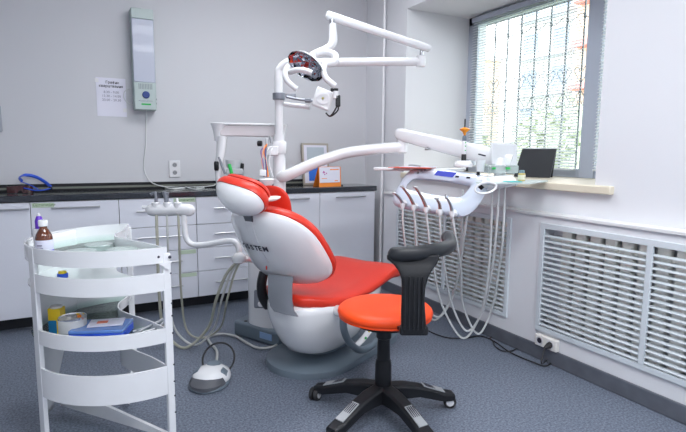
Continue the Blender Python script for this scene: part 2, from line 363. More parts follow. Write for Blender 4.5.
# ================================================================ CABINETS
YF, ZT, CT = 3.835, .857, .10
XS = [-.795, -.27, .255, .78, 1.30, 1.793, 2.33]
def handle(xc, z, L, parent):
    s = MB(); s.cyl((xc-L/2, YF-.028, z), (xc+L/2, YF-.028, z), .0055, n=10)
    for k in (-1, 1): s.cyl((xc+k*L*.38, YF-.028, z), (xc+k*L*.38, YF, z), .004, n=8)
    return s.build('handle', m_steel, parent)
kinds = ['door', 'door', 'drawers', 'drawers', 'door', 'door']
desc = ['white floor cupboard at the left edge of the photo, left of the sticker cabinet', 'white cupboard with a green name sticker and long bar handle, behind the trolley',
        'white four-drawer cabinet with green stickers behind the suction holder', 'white four-drawer cabinet between the suction holder and the dental chair backrest', 'white cupboard below the picture frame, behind the chair backrest', 'white cupboard at the right end of the counter below the orange calendar']
for i, kd in enumerate(kinds):
    x0, x1 = XS[i], XS[i+1]
    t = thing('base_cabinet', ((x0+x1)/2, 4.0, 0), desc[i], 'cabinet', 'white base cabinets under the counter')
    MB().box((x0, YF+.004, CT), (x1, YB-.002, ZT)).build('body', m_gap if i < 5 else m_cab, t)
    MB().box((x0, YF+.09, 0), (x1, YB-.01, CT)).build('plinth', m_dark, t)
    if kd == 'door':
        d = MB().box((x0+.002, YF-.016, CT-.004), (x1-.002, YF+.004, ZT-.004)).build('door', m_cab, t, bevel=.002)
        xc = (x0+x1)/2; L = .29 if i != 4 else .19
        if i == 0: xc = -.42
        if i == 4: xc = 1.60
        if i == 5: xc = 2.085
        handle(xc, .812, L, d)
    else:
        zs = [CT-.004, .288, .464, .645, ZT-.004]; hz = [.197, .385, .573, .765]
        for k in range(4):
            d = MB().box((x0+.002, YF-.016, zs[k]+(.004 if k else 0)), (x1-.002, YF+.004, zs[k+1])).build('drawer', m_cab, t, bevel=.002)
            handle((x0+x1)/2+(.0 if i == 2 else .02), hz[k], .3, d)
def sticker(i, x, z, w_, h_, body):
    t = thing('label_sticker', (x, YF-.017, z), body[0], 'sticker', 'green stickers on the cabinets')
    MB().box((x, YF-.0172, z-h_), (x+w_, YF-.016, z)).build('paper', mat('green_paper', (.48, .58, .45), .7), t, smooth=0)
    if body[1]: text('lettering', body[1], .024, (x+.006, YF-.0176, z-h_+.01), (1, 0, 0), (0, 0, 1), mat('green_ink', (.12, .22, .08), .7), t)
sticker(1, -.26, .848, .125, .03, ('green name sticker on the cupboard behind the brown bottle', 'Ортопедия'))
sticker(2, .62, .85, .155, .032, ('green sticker on the top drawer above the suction holder', 'Эндодонтия'))
sticker(3, .64, .462, .13, .03, ('green sticker on the second drawer from the bottom', ''))
sticker(4, .64, .286, .13, .028, ('green sticker on the bottom drawer', ''))
t = MB().box((-.8, 3.81, ZT), (2.345, YB-.001, .9)).build('countertop', m_counter, bevel=.006); tag(t, 'long polished black stone worktop on the white cabinets', 'countertop')
t = thing('cable_trunking', (.7, YB-.01, .93), 'black cable trunking with a grey stripe along the wall above the worktop', 'trunking')
MB().box((-.8, YB-.012, .90), (1.95, YB, .952)).build('channel', m_black, t, bevel=.002)
MB().box((-.8, YB-.0135, .915), (1.95, YB-.011, .930)).build('stripe', mat('olive_stripe', (.17, .18, .155), .5), t)
# ================================================================ BACK WALL THINGS
def uvlamp():
    yf = YB-.11; tl, tr, bl, br = at(130.5, 6.5, 1, yf), at(154, 6.5, 1, yf), at(134.5, 109.5, 1, yf), at(156.5, 109, 1, yf)
    x0, x1 = (tl.x+bl.x)/2, (tr.x+br.x)/2; z1, z0 = tl.z, bl.z
    t = thing('germicidal_lamp', ((x0+x1)/2, YB, z0), 'tall pale green wall-mounted germicidal lamp with blue round button', 'lamp')
    MB().box((x0, yf+.012, z0), (x1, YB, z1)).build('housing', mat('pale_green_shell', (.38, .46, .45), .4), t, bevel=.008)
    g = mat('pale_green_face', (.43, .51, .5), .4)
    MB().box((x0+.002, yf, z0+.002), (x1-.002, yf+.014, z0+.2)).build('control_panel', g, t, bevel=.005)
    MB().box((x0+.002, yf, z1-.075), (x1-.002, yf+.014, z1-.002)).build('end_cap', g, t, bevel=.005)
    MB().box((x0+.003, yf+.003, z0+.2), (x1-.003, yf+.013, z1-.075)).build('diffuser', mat('lilac_diffuser', (.44, .47, .57), .3, coat=.12), t, bevel=.006)
    xc = (x0+x1)/2
    MB().lathe((xc+.004, yf, z0+.11), [(.026, 0), (.026, .006), (.022, .009), (.001, .009)], axis=(0, -1, 0), n=28).build('button', mat('navy_button', (.01, .04, .22), .35), t)
    s = MB()
    for k in range(9): s.box((xc-.045+k*.011, yf-.0012, z0+.15), (xc-.039+k*.011, yf+.001, z0+.19))
    s.build('vent_slots', mat('vent_grey', (.25, .29, .3), .6), t)
    MB().box((xc-.03, yf-.0012, z0+.036), (xc+.036, yf+.001, z0+.047)).build('green_mark', m_green, t)
    text('lettering', 'ОБЕЗЗАРАЖИВАТЕЛЬ', .009, (xc, yf-.001, z0+.062), (1, 0, 0), (0, 0, 1), m_inkg, t, 'CENTER')
    for z in (.055, .085): MB().lathe((x1, yf+.05, z0+z), [(.007, 0), (.006, .006)], axis=(1, 0, 0), n=12).build('screw', m_rubber, t)
    pts = [V((xc+.01, YB-.05, z0+.005)), V((xc+.01, YB-.03, z0-.06)), V((xc+.0, YB-.015, z0-.25)), V((xc-.02, YB-.01, z0-.42)), V((xc+.01, YB-.02, z0-.52)), V((xc+.08, YB-.04, .925)), V((xc+.2, YB-.06, .91)), V((.85, YB-.08, .91)), V((.98, YB-.05, .915)), V((1.0, YB-.04, .93))]
    MB().tube(pts, .0035, 8, smooth=6).build('cord', m_hosew, t)
    MB().tube([V((x0-.005, YB-.02, z0+.16)), V((x0-.05, YB-.01, z0+.14)), V((x0-.06, YB-.01, z0+.09)), V((x0-.03, YB-.01, z0+.05)), V((x0+.005, YB-.02, z0+.04))], .003, 8).build('side_cord', m_hosew, t)
uvlamp()
def sheet():
    a, b = at(95.5, 77, 1, YB-.002), at(127, 117, 1, YB-.002)
    t = thing('schedule_sheet', ((a.x+b.x)/2, YB, b.z), 'printed timetable sheet in a plastic sleeve taped to the wall beside the germicidal lamp', 'sign')
    MB().box((a.x, YB-.003, b.z), (b.x, YB-.0005, a.z)).build('paper', m_paper, t, smooth=0)
    xc = (a.x+b.x)/2
    for i, (s_, z, mm, sz) in enumerate((('График', .035, m_ink, .026), ('кварцевания', .062, m_ink, .026), ('8.30 - 9.00', .105, m_inkg, .024), ('13.30 - 14.00', .133, m_inkg, .024), ('20.00 - 20.30', .161, m_inkg, .024))):
        text('lettering', s_, sz, (xc+(.0 if i else .01), YB-.0042, a.z-z-.005), (1, 0, 0), (0, 0, 1), mm, t, 'CENTER', bold=.0004 if i < 2 else 0)
    for dx, dz in ((a.x+.006, a.z-.02), (b.x-.012, b.z+.05)): MB().box((dx-.012, YB-.0045, dz-.015), (dx+.012, YB-.003, dz+.012)).build('tape', mat('tape', (.8, .8, .82), .2), t, smooth=0)
sheet()
t = thing('wall_outlet', (at(175, 168, 1, YB).x, YB, at(175, 168, 1, YB).z), 'white double wall socket on the back wall above the worktop', 'socket')
c = at(174.5, 168.5, 1, YB)
MB().box((c.x-.042, YB-.01, c.z-.068), (c.x+.042, YB, c.z+.062)).build('plate', m_white, t, bevel=.004)
for dz in (.028, -.032):
    r = MB().lathe((c.x, YB-.0102, c.z+dz), [(.022, -.001), (.022, .002), (.019, .002), (.018, 0)], axis=(0, -1, 0), n=24).build('socket_ring', m_white, t)
    MB().lathe((c.x, YB-.0105, c.z+dz), [(.017, 0), (.017, .001)], axis=(0, -1, 0), n=24).build('socket_well', mat('well_grey', (.3, .31, .33), .5), t)
    for k in (-1, 1): MB().lathe((c.x+k*.008, YB-.0117, c.z+dz), [(.0025, 0), (.0025, .0006)], axis=(0, -1, 0), n=10).build('hole', m_ink, t)
e = at(0, 120, 1, YB-.05)
t = thing('wall_bracket', (e.x-.05, YB, e.z), 'small grey device on the wall cut by the left edge', 'wall device')
MB().box((e.x-.12, YB-.05, e.z-.08), (e.x+.006, YB, e.z+.1)).build('housing', mat('device_grey', (.35, .38, .42), .5), t, bevel=.01)
# ================================================================ COUNTER THINGS
def goggles():
    z = .9; c = at(12, 190, 2, z)
    t = thing('safety_goggles', (c.x, c.y, z), 'dark maroon safety goggles on the left end of the worktop', 'goggles')
    mm = mat('maroon_lens', (.06, .012, .015), .12, coat=.5); a, b = at(7, 193.6, 2, z), at(33, 192.8, 2, z)
    u = (b-a).normalized(); v = V((-u.y, u.x, 0)); n = 17; rings = []
    for k in range(n):
        s = k/(n-1); q = abs(2*s-1); h0 = .003+(.022*max(0, 1-abs(s-.5)/.12)**.7); p = a+(b-a)*s - v*.035*(1-q*q)
        top = .052-.006*q*q
        rings.append([p+ZZ*h0, p+ZZ*top, p+v*.004+ZZ*top, p+v*.004+ZZ*h0])
    MB().loft(rings).build('lens', mm, t)
    for p0, nm in ((a, 'temple'), (b, 'temple')): MB().tube([p0+ZZ*.045, p0+v*.05+ZZ*.045, p0+v*.1+ZZ*.02], .004, 6, flat=2, smooth=4).build(nm, m_rubber, t)
goggles()
def loupes():
    z = .9; c = at(36, 187, 2, z)
    t = thing('face_shield_headband', (c.x, c.y, z), 'bright blue plastic headband of a face shield lying on the worktop', 'headband')
    Q = lambda x, y, Y: at(x, y, 1, Y)
    MB().tube([Q(22, 181, 4.0), Q(19.5, 177.5, 4.06), Q(26, 175, 4.12), Q(36, 177, 4.13), Q(45, 182, 4.11), Q(51, 187, 4.06)], .011, 8, flat=.4, smooth=5, upv=CF).build('band', m_blue, t)
    MB().tube([Q(24, 188, 4.0), Q(33, 190, 3.98), Q(42, 190.2, 3.98), Q(50, 188.5, 4.02)], .0085, 8, flat=.5, smooth=5).build('brow_bar', m_blue, t)
    MB().tube([Q(22, 182, 4.0), Q(30, 185, 4.0), Q(38, 189, 3.98)], .006, 8, flat=.5, smooth=5).build('strap', m_blue, t)
    MB().lathe(Q(50.5, 188.5, 4.03), [(.012, -.01), (.013, 0), (.011, .012)], axis=(1, 0, 0), n=14).build('hinge', m_black, t)
loupes()
def pframe():
    a, b = at(308, 187.3, 2, .9), at(343, 186, 2, .9)
    y = 4.10; a = V((at(303.5, 180, 1, y).x, y, .901)); b = V((at(330, 180, 1, y).x, y, .901)); h = at(305, 143, 1, y).z-.9
    t = thing('picture_frame', ((a.x+b.x)/2, y, .9), 'picture frame with a certificate leaning on the back wall beside the orange calendar', 'picture frame')
    tilt = V((0, .05, 0)); u = b-a; H = V((0, .04, h)); f = MB(); wd = .018; k = wd/u.length; kk = wd/h
    P = lambda s, q: a+u*s+H*q
    for q0, q1, s0, s1 in ((0, kk, 0, 1), (1-kk, 1, 0, 1), (kk, 1-kk, 0, k), (kk, 1-kk, 1-k, 1)):
        f.prism([P(s0, q0), P(s1, q0), P(s1, q1), P(s0, q1)], (0, .015, 0))
    f.build('frame', mat('champagne_frame', (.42, .38, .33), .4, .2), t, bevel=.002)
    MB().prism([P(k, kk), P(1-k, kk), P(1-k, 1-kk), P(k, 1-kk)], (0, .006, 0)).build('mat_board', m_paper, t, smooth=0)
    e = V((0, -.002, 0))
    MB().prism([P(.22, .1)+e, P(.8, .1)+e, P(.8, .42)+e, P(.22, .42)+e], (0, .002, 0)).build('blue_field', mat('print_blue', (.03, .17, .7), .4), t, smooth=0)
    MB().prism([P(.18, .46)+e, P(.82, .46)+e, P(.82, .9)+e, P(.18, .9)+e], (0, .002, 0)).build('grey_field', mat('print_grey', (.45, .52, .58), .3), t, smooth=0)
pframe()
def calendar():
    a, b = at(319, 187, 2, .9), at(341, 186, 2, .9); u = b-a; v = V((-u.y, u.x, 0)).normalized(); h = .15
    t = thing('desk_calendar', ((a+b)/2), 'orange and white tent desk calendar on the right end of the worktop', 'calendar')
    H = v*.008+ZZ*.168; P = lambda s, q, o=0: a+u*s+H*q-v*o
    tt = v*.002
    MB().prism([P(0, 0), P(1, 0), P(1, 1), P(0, 1)], tt).build('stand', m_orangep, t, smooth=0)
    MB().prism([P(0, 0)+v*.085, P(1, 0)+v*.085, P(1, 1)+tt, P(0, 1)+tt], tt).build('stand_back', m_orangep, t, smooth=0)
    MB().prism([P(.03, .2, .001), P(.95, .2, .001), P(.95, .98, .001), P(.03, .98, .001)], -v*.002).build('page', m_paper, t, smooth=0)
    s = MB()
    s.prism([P(.5, .83, .0035), P(.9, .83, .0035), P(.9, .88, .0035), P(.5, .88, .0035)], -v*.0005)
    s.prism([P(.12, .4, .0035), P(.35, .4, .0035), P(.35, .43, .0035), P(.12, .43, .0035)], -v*.0005); s.prism([P(.7, .27, .0035), P(.85, .27, .0035), P(.85, .31, .0035), P(.7, .31, .0035)], -v*.0005)
    s.build('orange_print', m_orangep, t, smooth=0)
    s = MB()
    for k in range(7):
        an = k*2.4; s.lathe(P(.25+.07*math.cos(an)*(k % 3)/1.3, .72+.05*math.sin(an)*(k % 3), .0035), [(.007, 0), (.006, .001)], axis=-v, n=10)
    s.build('flower_print', mat('print_violet', (.5, .15, .4), .5), t, smooth=0)
    MB().lathe((b+V((.008, -.005, .006))), [(.006, -.006), (.008, 0), (.006, .006)], n=10).build('clip', m_black, t)
calendar()
# cable bundle on the counter
t = MB().tube([at(x, y, 2, .905) for x, y in ((163, 187), (172, 189), (183, 188), (190, 185.8), (197, 187.5), (204, 186.5), (200, 189), (192, 189), (186, 187))], .006, 8, smooth=6).build('coiled_cable', m_hosew)
tag(t, 'bundle of white cable lying on the worktop below the wall socket', 'cable')
# ================================================================ DENTAL CHAIR
NC = 1.738
def dental_chair():
    t = thing('dental_chair', ch(2.3, NC, 0), 'red and white dental patient chair with headrest on a slate base', 'dental chair')
    # floor base: stadium plate
    def stad(off, z):
        r = .255-off; pts = []
        a0, a1 = 1.935+.255, 2.95-.255
        for k in range(17): an = PI/2+PI*k/16; pts.append(ch(a0+r*math.cos(an), 1.745+r*math.sin(an), z))
        for k in range(17): an = -PI/2+PI*k/16; pts.append(ch(a1+r*math.cos(an), 1.745+r*math.sin(an), z))
        return pts
    MB().loft([stad(0, 0), stad(0, .022), stad(.004, .034), stad(.02, .045), stad(.09, .055), stad(.12, .07)]).build('base_plate', m_base, t)
    # pedestal neck under bowl
    rings = []
    for z, al, ah, hw in ((.06, 2.12, 2.6, .13), (.12, 2.14, 2.55, .11), (.2, 2.16, 2.5, .11), (.3, 2.2, 2.5, .12)):
        c, h = (al+ah)/2, (ah-al)/2; o = sup(h, hw, 3)
        rings.append([ch(c+o(2*PI*k/32)[0], NC+o(2*PI*k/32)[1], z) for k in range(32)])
    MB().loft(rings).build('pedestal', m_base, t)
    # white bowl
    rings = []
    for z, al, ah, hw in ((.098, 2.10, 2.26, .06), (.107, 2.05, 2.34, .11), (.135, 1.985, 2.42, .155), (.18, 1.945, 2.50, .19), (.25, 1.902, 2.58, .218), (.31, 1.875, 2.64, .234), (.37, 1.86, 2.69, .242), (.402, 1.862, 2.69, .24), (.41, 1.88, 2.67, .226)):
        c, h = (al+ah)/2, (ah-al)/2; o = sup(h, hw, 2.2)
        rings.append([ch(c+o(2*PI*k/48)[0], NC-.05+o(2*PI*k/48)[1], z) for k in range(48)])
    MB().loft(rings).build('seat_shell', m_gloss, t, smooth=60)
    # grey under-leg support
    MB().loft([[ch(a, n, z) for n, z in ((1.56, zb), (1.92, zb), (1.95, zt), (1.53, zt))] for a, zb, zt in ((2.3, .2, .405), (2.5, .27, .41), (2.66, .38, .44))]).build('leg_support', mat('support_grey', (.3, .32, .36), .5), t, bevel=.02)
    # seat cushion: profile along a
    prof = [(1.91, .45, .42, .06), (1.918, .462, .412, .09), (1.945, .466, .402, .14), (1.99, .462, .395, .195), (2.05, .454, .388, .24), (2.12, .448, .386, .265), (2.22, .446, .388, .282), (2.34, .453, .395, .284), (2.45, .468, .405, .281), (2.55, .487, .418, .276), (2.63, .503, .425, .272), (2.69, .508, .418, .268), (2.735, .5, .412, .26), (2.765, .475, .425, .24)]
    rings = []
    for a, zt, zb, hw in prof:
        r = []
        for k in range(28):
            an = 2*PI*k/28; c_, s_ = math.cos(an), math.sin(an)
            p = math.copysign(abs(c_)**.35, c_)*hw - .35*max(0, .27-hw); q = math.copysign(abs(s_)**.6, s_)
            z = (zt+zb)/2+q*(zt-zb)/2
            if q > 0: z += -.006*math.cos(PI*p/hw*.9)*(1 if abs(p) < hw*.8 else 0) 
            r.append(ch(a, NC-.01+p, z))
        rings.append(r)
    MB().loft(rings).build('seat_cushion', m_red, t, smooth=60)
    # backrest
    zc, hw, hh, ex, a0, sl, wr, bu, tp = .711, .276, .2, 3.0, 1.861, .706, 1.093, .062, -.058
    def mp(p, q, tt):
        nf = V((.82, 0, .57)); a = a0-sl*q+wr*p*p; return ch(a, NC+p, zc+q) + (AA*.82+ZZ*.57)*tt
    o = sup(hw, hh, ex, tp)
    MB().disc(o, mp, lambda r: .0+.01*r, lambda r: .072*math.sqrt(max(0, 1-r*r))-.0, 56, (1, .98, .93, .85, .72, .55, .35, .12)).build('backrest_shell', m_gloss, t, smooth=60)
    o2 = sup(hw+.006, hh+.006, ex, tp)
    def tf(r): return .052 if r < .8 else .052*math.sqrt(max(.0, 1-((r-.8)/.2)**2))+.006
    MB().disc(o2, lambda p, q, tt: mp(p, q, tt+.012), tf, lambda r: .008*(r < .99), 56).build('backrest_cushion', m_red, t, smooth=60)
    # stem groove on shell
    def rear(p, q, off=.002):
        r = max(abs(p)/hw, abs(q)/hh); ang = math.atan2(q/hh, p/hw); rr = (abs(p/hw)**ex+abs(q/hh)**ex)**(1/ex)
        return mp(p, q, -(.072*math.sqrt(max(0, 1-rr*rr))+off))
    s = MB(); rings = []
    for k in range(12):
        q = .19-k*.02; rings.append([rear(.022, q, .001), rear(.022, q, .0035), rear(-.022, q, .0035), rear(-.022, q, .001)])
    s.loft(rings).build('headrest_stem', m_white, t, bevel=.002)
    tp_ = rear(0, .185, .006)
    MB().obox(tp_+V((0, 0, .012)), NN*.026, (AA*.82+ZZ*.57)*.009, (AA*-.4+ZZ*.8)*.034).build('stem_clamp', mat('clamp_grey', (.16, .17, .19), .35, .5), t, bevel=.003)
    MB().obox(tp_+V((0, 0, .03))+AA*.01, NN*.017, AA*.006, (AA*-.25+ZZ*.95)*.055).build('headrest_bar', m_steel, t, bevel=.002)
    # OSSTEM lettering on the shell: follow the curved surface letter by letter
    word = 'OSSTEM'; p0 = .114; adv = [.038, .030, .027, .026, .027, .03]; p = p0
    pp = []
    for w_, chh in zip(adv, word): pp.append((p, chh)); p -= w_
    tx = MB()
    for p_, chh in pp:
        A = rear(p_, .042, .0055); B = rear(p_-.025, .042, .0055); U = rear(p_, .07, .0055)
        text('lettering', chh, .042, A, (B-A), (U-A), m_ink, t, bold=.001)
    o_ = rear(.02, -.06, .002); MB().obox(o_, NN*.003, AA*.002, ZZ*.014).build('red_mark', m_red, t)
    # headrest
    hc = onN(238, 198.5, NC); pd = (NN*.985+ZZ*.15).normalized(); qd = (AA*-.60+ZZ*.80).normalized(); td = (AA*.80+ZZ*.60).normalized()
    def hm(p, q, tt): return hc+pd*p+qd*q+td*(tt+1.2*p*p)
    ho = sup(.138, .085, 2.3)
    MB().disc(ho, hm, lambda r: .002, lambda r: .066*math.sqrt(max(0, 1-r*r))).build('headrest_shell', m_gloss, t, smooth=60)
    ho2 = sup(.146, .092, 2.3)
    MB().disc(ho2, lambda p, q, tt: hm(p, q, tt+.012), lambda r: .056*math.sqrt(max(0, 1-r**6)), lambda r: .010*(r < .99)).build('headrest_cushion', m_red, t, smooth=60)
    ho3 = sup(.128, .076, 2.3)
    MB().disc(ho3, lambda p, q, tt: hm(p, q, tt+.066), lambda r: .032*math.sqrt(max(0, 1-r**4)), lambda r: .004).build('headrest_pad', m_red, t, smooth=60)
    # neck cushion rising above the backrest front
    nc_ = onN(277, 207, NC+.02); nc_ = onN(273.5, 207, 1.80)
    MB().disc(sup(.105, .115, 2.6), lambda p, q, tt: nc_+NN*p+(AA*-.2+ZZ*.98)*q+(AA*.98+ZZ*.2)*(tt+1.5*p*p), lambda r: .03*math.sqrt(max(0, 1-r**4)), lambda r: .015*math.sqrt(max(0, 1-r**4))).build('neck_cushion', m_red, t, smooth=60)
    MB().obox(nc_+ZZ*.07-AA*.02+NN*.02, NN*.006, AA*.005, ZZ*.018).build('cushion_slot', m_black, t, bevel=.002)
    dc = onN(270, 199, 1.62); MB().lathe(dc, [(.03, -.008), (.05, 0), (.052, .006), (.001, .008)], axis=(-.1, -.1, 1), n=28, sx=1, sy=.7).build('oval_plate', m_trim, t)
    # silver hinge bracket between backrest and seat
    rings = []
    for (px1, py1, px2, py2, d) in ((268, 274, 293, 277, 2.62), (268, 284, 292, 287, 2.60), (268, 296, 292, 300, 2.585), (270, 306, 294, 311, 2.575), (274, 311.5, 298, 317, 2.56)):
        a, b = atd(px1, py1, d-.05), atd(px2, py2, d-.11); w_ = CF*.02
        rings.append([a, (a+b)/2-CF*.012, b, b+w_, (a+b)/2+w_, a+w_])
    MB().loft(rings).build('hinge_bracket', m_silver, t, smooth=50)
    # armrest on the far side and hand grip on the near side
    pts = [onN(264, 272, 1.9), onN(261.5, 284, 1.9), onN(262.5, 296, 1.9), onN(268, 306, 1.9)]
    MB().tube(pts, .027, 12, smooth=6).build('armrest', m_black, t)
    n_ = 1.41
    pts = [onN(343, 314, n_), onN(344, 330, n_), onN(350, 343, n_), onN(360, 350, n_), onN(371, 346, n_), onN(379, 335, n_), onN(381, 322, n_)]
    MB().tube(pts, .019, 12, smooth=6).build('hand_grip', m_base, t)
    MB().tube([onN(353, 349, n_+.02), onN(363, 339, n_+.02), onN(372, 327, n_+.02)], .019, 12, flat=.5, smooth=4).build('control_strip', m_white, t)
    for (x, y, mm) in ((365.5, 338, m_green), (369, 331, m_yellow), (371.5, 327, m_orangep)):
        MB().lathe(onN(x, y, n_-.001), [(.007, -.002), (.007, .004)], axis=-NN, n=10).build('control_button', mm, t)
    a, b = onN(335, 310, 1.5), onN(344, 312, 1.40); MB().cyl(a, b, .03, .028, 20).build('arm_pivot', m_gloss, t, bevel=.006)
    a, b = onN(344, 312, 1.41), onN(351, 315, 1.36); MB().cyl(a, b, .022, .02, 16).build('pivot_cap', m_black, t)
dental_chair()
# ================================================================ DENTAL UNIT (floor box, column, pole, arms)
POLE = V((1.16, 3.08, 0)); COLC = ch(2.38, 2.2, 0)
def dental_unit():
    t = thing('dental_unit', COLC, 'white dental unit column with tall pole and swing arms, on a slate floor box', 'dental unit')
    s = MB(); P4 = [ch(2.215, 2.005, 0), ch(2.215, 2.41, 0), ch(2.62, 2.44, 0), ch(2.62, 2.005, 0)]
    s.loft([P4, [p+ZZ*.1 for p in P4]]); s.build('floor_box', m_base, t, bevel=.018, seg=3)
    a = ch(2.213, 2.12, .055); MB().obox(a, NN*.05, AA*.002, ZZ*.02).build('maker_plate', mat('plate_blue', (.25, .38, .6), .4), t)
    for n in (2.33, 2.2, 2.05): MB().lathe(ch(2.25, n, .1), [(.012, 0), (.01, .003)], n=12).build('screw', m_black, t)
    def rr(c, hx, hy, z, ex=3): 
        o = sup(hx, hy, ex); return [c+AA*o(2*PI*k/36)[0]+NN*o(2*PI*k/36)[1]+ZZ*z for k in range(36)]
    MB().loft([rr(COLC, .158, .158, .1, 2.4), rr(COLC, .158, .158, .12, 2.4), rr(COLC, .155, .155, .5, 2.4), rr(COLC, .15, .15, .72, 2.4), rr(COLC, .11, .11, .76, 2.4), rr(COLC, .06, .06, .78, 2.4)]).build('column', m_gloss, t, smooth=50)
    c = atd(262, 300, 3.0); MB().obox(atd(259, 299, 3.02), CR*.03, CD*.055, CF*.01).build('column_panel', m_silver, t, bevel=.012); MB().lathe(atd(261, 304, 3.0), [(.018, -.01), (.018, .01), (.012, .016)], axis=-CF, n=20).build('knob', m_white, t)
    P = POLE
    MB().lathe(P, [(.055, .74), (.055, .78), (.04, .8), (.04, 1.15), (.034, 1.17), (.034, 1.3)], n=24).build('lower_post', m_white, t)
    MB().lathe(P, [(.044, 1.18), (.046, 1.185), (.046, 1.25), (.044, 1.255)], n=24).build('clamp_collar', m_gloss, t)
    top = at(279.5, 63, 1, P.y).z
    end = at(421, 61.5, 2, 1.75); ed = (end-V((P.x, P.y, 1.75))); ed.z = 0; edn = ed.normalized()
    zA = 1.745
    pts = [V((P.x, P.y, 1.28)), V((P.x, P.y, 1.5)), V((P.x, P.y, zA-.07)), V((P.x, P.y, zA-.035))+edn*.012, V((P.x, P.y, zA-.01))+edn*.04, V((P.x, P.y, zA))+edn*.08, V((P.x, P.y, zA))+edn*.3, end]
    MB().tube(pts, .026, 18, smooth=6).build('upper_pole', m_gloss, t)
    MB().cyl(end+V((0, 0, -.032)), end+V((0, 0, .034)), .029, n=20).build('arm_end_hub', m_gloss, t, bevel=.005)
    # ring bracket for the monitor arm
    zr = at(279, 96.5, 1, P.y).z
    MB().lathe((P.x, P.y, zr), [(.036, -.022), (.04, -.018), (.04, .018), (.036, .022)], n=24).build('silver_collar', m_silver, t)
    q = atd(291, 96, P.dot(CF)-EYE.dot(CF)-.02); MB().obox(q, CR*.035, CD*.012, CF*.02).build('collar_lug', m_silver, t, bevel=.004)
    # instrument table arm
    J = atd(402, 147, 3.3)
    pts = [V((P.x, P.y, 1.03)), atd(287, 175.5, 3.2), atd(301, 169, 3.2), atd(317, 162, 3.21), atd(332, 157, 3.23), atd(348, 152.5, 3.25), atd(375, 149, 3.28), J]
    MB().tube(pts, lambda q: .036-.002*q, 20, smooth=6).build('lower_arm', m_gloss, t)
    MB().cyl(atd(402, 153, 3.3), atd(402, 137, 3.3), .034, n=20).build('elbow', m_gloss, t, bevel=.006)
    # second arm: tapered box to the instrument table
    A, B = atd(396, 133, 3.3), atd(512, 162, 2.98); d = (B-A).normalized(); w_ = d.cross(ZZ).normalized(); h = w_.cross(d)
    rings = []
    for q, hh, ww in ((0, .022, .02), (.02, .034, .03), (.06, .042, .036), (.5, .05, .042), (.9, .052, .045), (1, .045, .04)):
        o = sup(ww, hh, 3.2); rings.append([A+(B-A)*q+w_*o(2*PI*k/24)[0]+h*o(2*PI*k/24)[1] for k in range(24)])
    MB().loft(rings).build('spring_arm', m_gloss, t, smooth=50)
    MB().obox(atd(482, 155, 2.95), d*.02, w_*.012, h*.004).build('arm_slot', m_ink, t)
    k = atd(428, 143, 3.18); MB().lathe(k, [(.02, -.045), (.021, -.037), (.008, -.028), (.007, .01)], n=16).build('lock_knob', m_steel, t)
    MB().cyl(atd(500, 160, 2.98), atd(500, 178, 2.95), .035, n=20).build('table_mount', m_gloss, t)
    # cable bridge shelf
    dq = P.dot(CF)-EYE.dot(CF)-0.0
    l, r = atd(220, 125.5, dq-.1), atd(279, 126.5, dq-.02); l.z = r.z = (l.z+r.z)/2
    u = (r-l).normalized(); v = V((-u.y, u.x, 0))
    MB().obox((l+r)/2+ZZ*-.034, u*(r-l).length/2, v*.045, ZZ*.034).build('shelf_body', mat('pinkish_white', (.62, .58, .6), .4), t, bevel=.006)
    MB().obox((l+r)/2+ZZ*.01, u*((r-l).length/2-.02), v*.055, ZZ*.006).build('shelf_top', m_gloss, t, bevel=.003)
    for c in (l, r): MB().lathe(c, [(.036, -.1), (.04, -.07), (.044, -.04), (.055, .0), (.06, .012), (.054, .016), (.001, .014)], n=24).build('shelf_cup', m_gloss, t)
    return l, v, u
SHL, SHV, SHU = dental_unit()
def upstand():
    dq = POLE.dot(CF)-EYE.dot(CF)-.1
    t = thing('cup_holder', atd(222, 185, dq), 'white suction hanger below the left end of the unit shelf, with green clip', 'holder')
    MB().tube([atd(222, 137, dq), atd(221, 150, dq), atd(219, 164, dq), atd(218, 176, dq), atd(219, 186, dq)], lambda q: .05-.032*q, 14, flat=.7, smooth=5).build('hanger_arm', m_gloss, t)
    MB().tube([atd(219, 157, dq-.03), atd(222, 166, dq-.03), atd(225, 174, dq-.03)], .008, 8, smooth=4).build('fork', m_silver, t)
    MB().lathe(atd(216.5, 166, dq-.03), [(.012, -.03), (.016, -.02), (.016, .02), (.012, .03)], n=16).build('black_knob', m_black, t)
    MB().lathe(atd(242, 168, dq), [(.01, -.03), (.012, -.02), (.012, .02), (.01, .03)], axis=(.1, 0, 1), n=16).build('black_knob', m_black, t)
    MB().tube([atd(229, 164, dq-.03), atd(230.5, 169, dq-.03), atd(232, 175, dq-.03)], .011, 8, flat=.4, smooth=4, upv=CF).build('green_clip', m_green, t)
    MB().obox(atd(235, 172, dq), CR*.055, CD*.02, CF*.03).build('cross_bracket', mat('bracket_grey', (.42, .44, .46), .4), t, bevel=.008)
    c = atd(234, 163, dq+.06); MB().lathe(c, [(.02, -.05), (.035, -.045), (.05, -.02), (.056, .02), (.053, .02), (.045, -.018), (.03, -.04), (.001, -.044)], n=28).build('rinse_bowl', mat('frosted_bowl', (.62, .66, .68), .3), t)
upstand()
